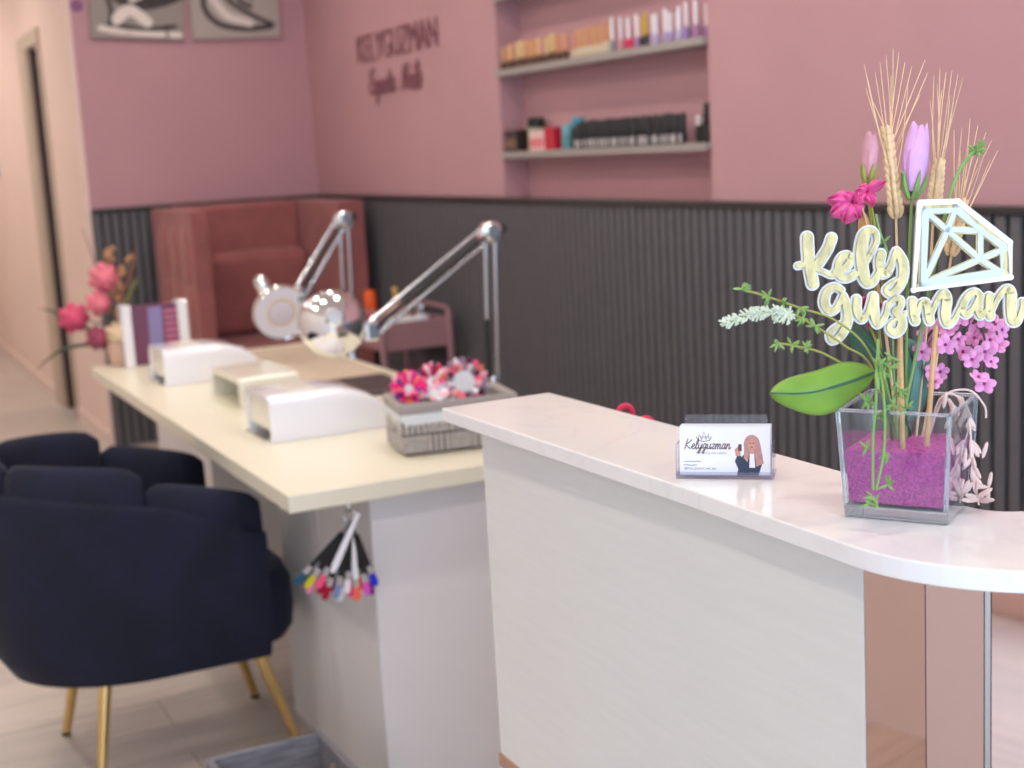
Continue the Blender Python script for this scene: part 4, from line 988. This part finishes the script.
def bottle(name, label, cat, loc, prof, m1, capprof, m2, group=None, mid='body'):
    t = thing(name, label, cat, loc, group)
    MB().lathe(prof, (0, 0, 0), 16).build(mid, m1, t, smooth=True, local=True)
    if capprof: MB().lathe(capprof, (0, 0, 0), 16).build('cap', m2, t, smooth=True, local=True)
    return t
bottle('spray_bottle', 'tall orange bottle with red lower half on the trolley', 'bottle', (2.10, 5.70, GT), [(.026, 0), (.03, .01), (.03, .11), (.026, .12)], rgb('red_bottle', 214, 62, 40), [(.026, .12), (.027, .13), (.027, .20), (.022, .215), (0, .217)], rgb('orange_bottle', 236, 96, 24))
bottle('pink_jar', 'small pink jar left of the orange bottle on the trolley', 'jar', (2.05, 5.62, GT), [(.03, 0), (.032, .01), (.032, .09)], rgb('cart_pink', 206, 84, 120), [(.033, .09), (.033, .12), (0, .122)], rgb('cart_pink', 206, 84, 120))
t = thing('towel', 'folded white towel lying at the front of the trolley', 'towel', (2.12, 5.40, GT))
b_ = MB(); 
for k in range(5): b_.box((2.05, 5.33, GT + k * .024), (2.19, 5.47, GT + k * .024 + .022))
b_.build('folds', M['lace'], t, bevel=.009, smooth=True)
bottle('cream_jar', 'wide peach jar with gold pump on the trolley', 'jar', (2.19, 5.62, GT), [(.05, 0), (.055, .015), (.055, .12), (.045, .15), (.02, .165)], rgb('peach_jar', 206, 164, 148), [(.014, .165), (.016, .18), (.012, .205), (.02, .21), (.02, .23), (0, .232)], M['gold'])
bottle('glass_jar', 'small silver-topped jar at the right end of the trolley', 'jar', (2.245, 5.48, GT), [(.03, 0), (.033, .01), (.033, .10), (.02, .12)], M['lampwhite'], [(.022, .12), (.024, .13), (.02, .16), (0, .165)], M['steel'])

# ------------------------------------------------------------------ shelves in the alcove
SZ = (1.357, 1.665, 1.942)
for i, (z, lb) in enumerate(zip(SZ, ('lowest grey wall shelf in the pink alcove, holding black bottles', 'middle grey wall shelf in the pink alcove, holding a long row of nail polish', 'highest grey wall shelf in the pink alcove, only its underside showing'))):
    t = thing('wall_shelf', lb, 'shelf', (XW + .04, (NY0 + NY1) / 2, z), 'shelves in the alcove')
    MB().box((XW - .014, NY0 + .004, z), (XW + ND, NY1 - .004, z + .02)).build('board', M['shelfg'], t, bevel=.001)
    MB().box((XW - .016, NY0 + .004, z - .002), (XW - .014, NY1 - .004, z + .022)).build('front_edge', M['shelfg'], t)
protos = {}
def pol(kind, y, z, label, body, cap, group, x=XW + .012, sc=1.0):
    key = (kind, body.name, cap.name)
    if key not in protos:
        t = thing('polish_bottle', label, 'nail polish', (x, y, z), group)
        if kind == 'slim':
            MB().lathe([(.0105, 0), (.0115, .002), (.0115, .026), (.006, .031)], (0, 0, 0), 12).build('bottle', body, t, smooth=True, local=True)
            MB().lathe([(.0058, .031), (.0058, .084), (.0048, .087), (0, .087)], (0, 0, 0), 12).build('cap', cap, t, smooth=True, local=True)
        elif kind == 'black':
            MB().lathe([(.0115, 0), (.0125, .002), (.0125, .034), (.008, .038)], (0, 0, 0), 12).build('bottle', body, t, smooth=True, local=True)
            MB().lathe([(.0105, .038), (.0105, .088), (.009, .091), (0, .091)], (0, 0, 0), 12).build('cap', cap, t, smooth=True, local=True)
            MB().box((-.0130, -.007, .006), (-.0118, .007, .030)).build('printed_label', rgb('bottle_label', 190, 184, 186), t, local=True)
        if kind == 'slim': t.scale = (1, 1, random.uniform(.98, 1.32) if y < 4.15 else random.uniform(.98, 1.15)); t.location.x += random.uniform(-.006, .022)
        protos[key] = t; return t
    t = dup(protos[key], (x + random.uniform(-.004, .006), y, z), 0, label); t['group'] = group; t.scale = (1, 1, (random.uniform(.98, 1.18) if y > 4.15 else random.uniform(1.08, 1.34)) if kind == 'slim' else random.uniform(1.0, 1.06)); return t
zt = SZ[1] + .0204
GOLDC = [rgb('gold_cap', 214, 170, 110), rgb('peach_cap', 222, 150, 116), rgb('cream_cap', 228, 200, 150)]
BRN = rgb('brown_polish', 92, 62, 46); IV = rgb('ivory_polish', 214, 196, 170)
n1 = 20
for i in range(n1):
    y = NY1 - .03 - i * .0262; cp_ = GOLDC[(i * 7 + i // 3) % 3]; nmc = {'gold_cap': 'gold', 'peach_cap': 'peach', 'cream_cap': 'cream'}[cp_.name.split('.')[0]]
    pol('slim', y, zt, f'slim dark-bottomed nail polish with {nmc} cap in the left part of the middle shelf', BRN, cp_, f'dark polishes with {nmc} caps on the middle shelf')
for i in range(11):
    y = NY1 - .03 - (n1 + i) * .0262; cp_ = GOLDC[(i * 5) % 2]; nmc = {'gold_cap': 'gold', 'peach_cap': 'peach'}[cp_.name.split('.')[0]]
    pol('slim', y, zt, f'ivory nail polish with {nmc} cap in the centre of the middle shelf', IV, cp_, f'ivory polishes with {nmc} caps on the middle shelf')
WC = rgb('white_cap', 236, 228, 236); YC = rgb('yellow_cap', 206, 168, 70)
mixl = [('grey', (150, 150, 150), WC), ('dusty pink', (216, 150, 160), WC), ('dark grey', (80, 80, 84), WC), ('hot pink', (232, 40, 100), WC), ('rose pink', (224, 80, 130), WC), ('lilac', (170, 130, 180), WC), ('black', (40, 36, 40), YC), ('charcoal', (60, 54, 60), YC), ('pale lilac', (190, 160, 196), WC), ('pale lavender', (186, 170, 206), WC), ('soft lilac', (200, 170, 210), WC), ('mist lilac', (178, 160, 200), WC), ('light violet', (172, 150, 196), WC), ('grey lilac', (180, 168, 190), WC), ('dove lilac', (192, 178, 206), WC), ('violet', (160, 130, 190), WC), ('wine', (110, 50, 80), WC), ('mauve', (170, 120, 160), WC), ('purple', (150, 110, 170), WC)]
y0 = NY1 - .03 - 31 * .0262; stp = (y0 - (NY0 + .03)) / len(mixl)
for i, (nm, c_, cp_) in enumerate(mixl):
    pol('slim', y0 - .012 - i * stp, zt, f'{nm} nail polish with {"yellow" if cp_ is YC else "white"} cap, {["first","second","third","fourth","fifth","sixth","seventh","eighth","ninth","tenth","eleventh","twelfth","thirteenth","fourteenth","fifteenth","sixteenth","seventeenth","eighteenth","nineteenth"][i]} right of the ivory polishes', rgb('polish_' + nm, *c_), cp_, 'mixed polishes at the right of the middle shelf')
# two tall bottles at the near end of the middle shelf are on a small black box
zl = SZ[0] + .0204
BK = rgb('black_bottle', 30, 28, 30, .3)
def carton(label, y0, y1, h, col, lid=None, x0=XW + .0, x1=XW + .075, z=zl, band=None):
    t = thing('product_box', label, 'box', (XW + .04, (y0 + y1) / 2, z))
    MB().box((x0, y0, z), (x1, y1, z + h)).build('carton', rgb('carton', *col), t, bevel=.002)
    if band: MB().box((x0 - .0008, y0 + .004, z + h * .2), (x0, y1 - .004, z + h * .6)).build('printed_band', rgb('band', *band), t)
    return t
def jar(label, y, r, h, col, cap, z=zl, x=XW + .04, ch_=.03):
    return bottle('product_jar', label, 'jar', (x, y, z), [(r * .92, 0), (r, .004), (r, h), (r * .8, h + .003)], rgb('jarbody', *col), [(r * .9, h + .003), (r * .94, h + .006), (r * .94, h + ch_), (r * .8, h + ch_ + .003), (0, h + ch_ + .003)], rgb('jarcap', *cap))
carton('dark brown product box at the far left of the lowest shelf', 4.80, 4.90, .082, (58, 44, 42), band=(120, 86, 76))
jar('black jar with pale green label and black lid behind the dark box', 4.735, .034, .085, (140, 156, 130), (24, 24, 24), x=XW + .055, ch_=.035)
carton('pale pink product box with rose stripe on the lowest shelf', 4.575, 4.69, .075, (226, 190, 188), band=(222, 120, 130))
carton('red product box beside the pale pink one on the lowest shelf', 4.50, 4.57, .082, (190, 28, 50))
jar('white-lidded teal jar beside the red box', 4.455, .028, .05, (96, 150, 160), (120, 180, 190), ch_=.035)
jar('dark jar with turquoise lid, taller, before the black bottles', 4.385, .026, .072, (36, 40, 52), (70, 160, 180), ch_=.035)
yb = 4.335; nb = 25
for i in range(nb):
    pol('black', yb - i * .0275, zl, 'black nail polish with pale label in the long row on the lowest shelf', BK, M['black'], 'black polishes on the lowest shelf')
jar('small black bottle with pale cap near the right end of the lowest shelf', 3.625, .014, .05, (40, 36, 38), (200, 190, 190), ch_=.03)
bottle('gel_bottle', 'largest black bottle at the right end of the lowest shelf', 'bottle', (XW + .035, 3.565, zl), [(.022, 0), (.025, .003), (.025, .055), (.012, .066)], BK, [(.017, .066), (.019, .068), (.015, .118), (0, .12)], M['black'])

# ------------------------------------------------------------------ wall lettering and pictures
mx = frame_mx((XW - .006, 6.47, 1.832), (0, -1, 0), (0, 0, 1))
mb2 = text_mesh('KELYGUZMAN', .168, .004, mx, spacing=.98, bold=-.003)
def fit(mb, y0, y1, z0, z1):
    ys = [v.y for v in mb.v]; zs = [v.z for v in mb.v]; a, b = min(ys), max(ys); c, d = min(zs), max(zs)
    for v in mb.v: v.y = y0 + (v.y - a) / (b - a) * (y1 - y0); v.z = z0 + (v.z - c) / (d - c) * (z1 - z0)
    return mb
tag(fit(mb2, 5.47, 6.42, 1.828, 1.950).build('wall_lettering', M['signp']), 'dark rose capital letters on the pink wall, the upper line of writing', 'sign')
t = thing('wall_lettering', 'dark rose script line under the capital letters on the pink wall', 'sign', (XW, 6.30, 1.67))
for wd_, y_ in (('Experta', 6.30), ('Nails', 5.90)):
    b_ = MB(); script_word(b_, wd_, (XW - .006, y_, 1.675), (0, -1, 0), (0, 0, 1), .058, .009, (-1, 0, 0), .006); b_.build('script_word', M['signp'], t)
def picture(label, x0, x1, z0, z1, tilt, strokes, light):
    t = thing('wall_picture', label, 'picture', ((x0 + x1) / 2, YB - .03, z0))
    R_ = Matrix.Translation(V(((x0 + x1) / 2, 0, z0))) @ Matrix.Rotation(tilt, 4, 'Y') @ Matrix.Translation(-V(((x0 + x1) / 2, 0, z0)))
    MB().box((x0, YB - .03, z0), (x1, YB - .002, z1), mx=R_).build('canvas', rgb('picture_ground', *light, .7), t)
    for k in range(2):
        b_ = MB()
        for (kk, pts, wd) in strokes:
            if kk == k: b_.stroke(bez([R_ @ V((x0 + a * (x1 - x0), YB - .0305 - .0004 * k, z0 + b * (x1 - x0))) for a, b in pts], 6), wd * (x1 - x0), (0, -1, 0), 0, .0006)
        b_.build('print_shapes', rgb('print_dark', 66, 60, 60, .7) if k == 0 else rgb('print_pale', 226, 214, 206, .7), t)
picture('monochrome picture of curved forms, left of the pair on the back wall', 1.30, 1.755, 2.025, 2.48, .045, [(0, [(.3, .45), (.5, .38), (.75, .42), (.95, .5)], .16), (0, [(.16, .5), (.22, .3), (.2, .14)], .05), (1, [(.28, .2), (.42, .3), (.6, .18)], .12), (0, [(.3, .14), (.55, .1), (.9, .14)], .05), (1, [(.45, .42), (.52, .45)], .08), (0, [(.6, .6), (.9, .62)], .2), (1, [(.1, .1), (.4, .06), (.95, .05)], .06)], (150, 140, 134))
picture('monochrome picture of slanting curves, right of the pair on the back wall', 1.80, 2.255, 2.02, 2.475, -.01, [(0, [(.2, .6), (.15, .35), (.3, .16), (.6, .1), (.9, .12)], .06), (0, [(.3, .62), (.45, .4), (.7, .24), (.92, .14)], .05), (0, [(.6, .6), (.55, .42), (.68, .34)], .05), (1, [(.25, .45), (.4, .25), (.65, .16)], .09), (0, [(.75, .6), (.7, .45)], .07)], (172, 162, 154))
tag(MB().lathe([(.0001, 0), (.03, 0), (.03, .006), (.0001, .008)], (1.25, YB, 2.19), 20, mx=Matrix.Rotation(PI / 2, 3, 'X')).build('wall_ornament', rgb('purple_disc', 128, 70, 120), smooth=True), 'small purple round ornament on the wall left of the pictures', 'ornament')
sw = thing('light_switch', 'small light switch on the cream hallway wall at the far left', 'switch', (XH, 10.6, 1.42))
MB().box((XH - .012, 10.55, 1.38), (XH, 10.66, 1.50)).build('plate', M['gloss'], sw, bevel=.003); MB().box((XH - .018, 10.575, 1.385), (XH - .012, 10.63, 1.42)).build('rocker', M['black'], sw)

# ------------------------------------------------------------------ bouquet at the far end of the desk
BQ = V((.93, 4.752, DT)) if False else V((.80, 4.70, DT))
BQ = V((.838, 4.735, DT))
t = thing('flower_pot', 'small peach pot holding the artificial flowers at the far desk end', 'pot', BQ)
BQ2 = BQ
MB().lathe([(.022, 0), (.026, .004), (.034, .06), (.03, .085), (.026, .085), (.03, .06), (.022, .008), (0, .008)], BQ2, 20).build('pot_body', M['peach'], t, smooth=True)
dB = (BQ - EYE).dot(FWD)
def far_flower(label, px, py, r, m_, ctr=None):
    t = thing('artificial_rose', label, 'flower', BQ + UP * .08, None)
    c = at(px, py, dB - .02); MB().tube(bez([BQ + UP * .02, BQ + UP * .1 + (c - BQ) * .15, c + FWD * .01], 5), .0025, 6).build('stem', M['dleaf'], t, smooth=True)
    b_ = MB(); R = r * dB / F
    for lay in range(3):
        n = 5 + lay; 
        for k in range(n):
            a = 2 * PI * k / n + lay * .5; rot = Matrix.Rotation(a, 3, 'Y'); rr = R * (.28 + .25 * lay)
            b_.ball(c + rot @ V((rr, -.02 * (2 - lay), 0)), (R * .42, .008, R * .36), 10, mx=rot @ Matrix.Rotation(.5, 3, 'Z'))
    b_.build('petals', m_, t, smooth=True)
PK = [mat('far_pink', S(222, 116, 132), .6, noise=.2, scale=60), mat('far_deep', S(206, 74, 110), .6, noise=.2, scale=60), mat('far_plum', S(150, 60, 86), .6, noise=.2, scale=60)]
far_flower('light pink artificial rose at the top of the far bouquet', 104, 278, 14, PK[0]); far_flower('pink artificial rose in the middle of the far bouquet', 99, 303, 12, PK[0])
far_flower('deep pink artificial rose furthest left in the far bouquet', 74, 318, 14, PK[1]); far_flower('plum artificial rose lowest in the far bouquet', 98, 338, 11, PK[2])
far_flower('cream artificial rose beside the display stand', 117, 334, 11, rgb('far_cream', 224, 196, 160, .7))
def far_leaf(label, pts, wd, m_):
    t = thing('long_leaf', label, 'leaf', BQ + UP * .08)
    P = bez([BQ + UP * .03] + [at(x_, y_, dB) for x_, y_ in pts], 6); n = len(P)
    b_ = MB(); b_.tube(P, [max(.0012, wd * math.sin(PI * i / (n - 1))) for i in range(n)], 6)
    b_.build('blade', m_, t, smooth=True)
DG = rgb('far_green', 70, 80, 60, .6)
far_leaf('dark long leaf curling left under the deep pink rose', [(90, 330), (62, 315), (40, 308)], .007, DG)
far_leaf('dark long leaf hanging lowest at the left of the far bouquet', [(95, 345), (62, 350), (36, 370)], .007, DG)
far_leaf('olive upright leaf at the right of the far bouquet', [(120, 320), (132, 290), (138, 276)], .009, rgb('far_olive', 110, 110, 60, .6))
far_leaf('thin dry twig rising left above the far bouquet', [(102, 290), (92, 255), (82, 228)], .0025, rgb('far_twig', 130, 90, 80, .7))
far_leaf('rust-coloured upright twig at the right of the far bouquet', [(118, 310), (132, 270), (136, 240)], .005, rgb('far_rust', 140, 84, 60, .7))
t = thing('dried_blooms', 'cluster of small tan dried blooms at the top of the far bouquet', 'dried flowers', BQ + UP * .08)
b_ = MB(); b_.tube(bez([BQ + UP * .03, at(112, 300, dB + .01), at(110, 255, dB + .01)], 6), .002, 6); b_.build('stem', rgb('far_twig', 130, 90, 80, .7), t)
b_ = MB()
for i in range(34):
    b_.ball(at(random.gauss(114, 7), random.uniform(248, 318), dB + random.uniform(0, .03)), random.uniform(.009, .015), 8)
b_.build('blooms', rgb('far_tan', 176, 132, 96, .8), t, smooth=True)
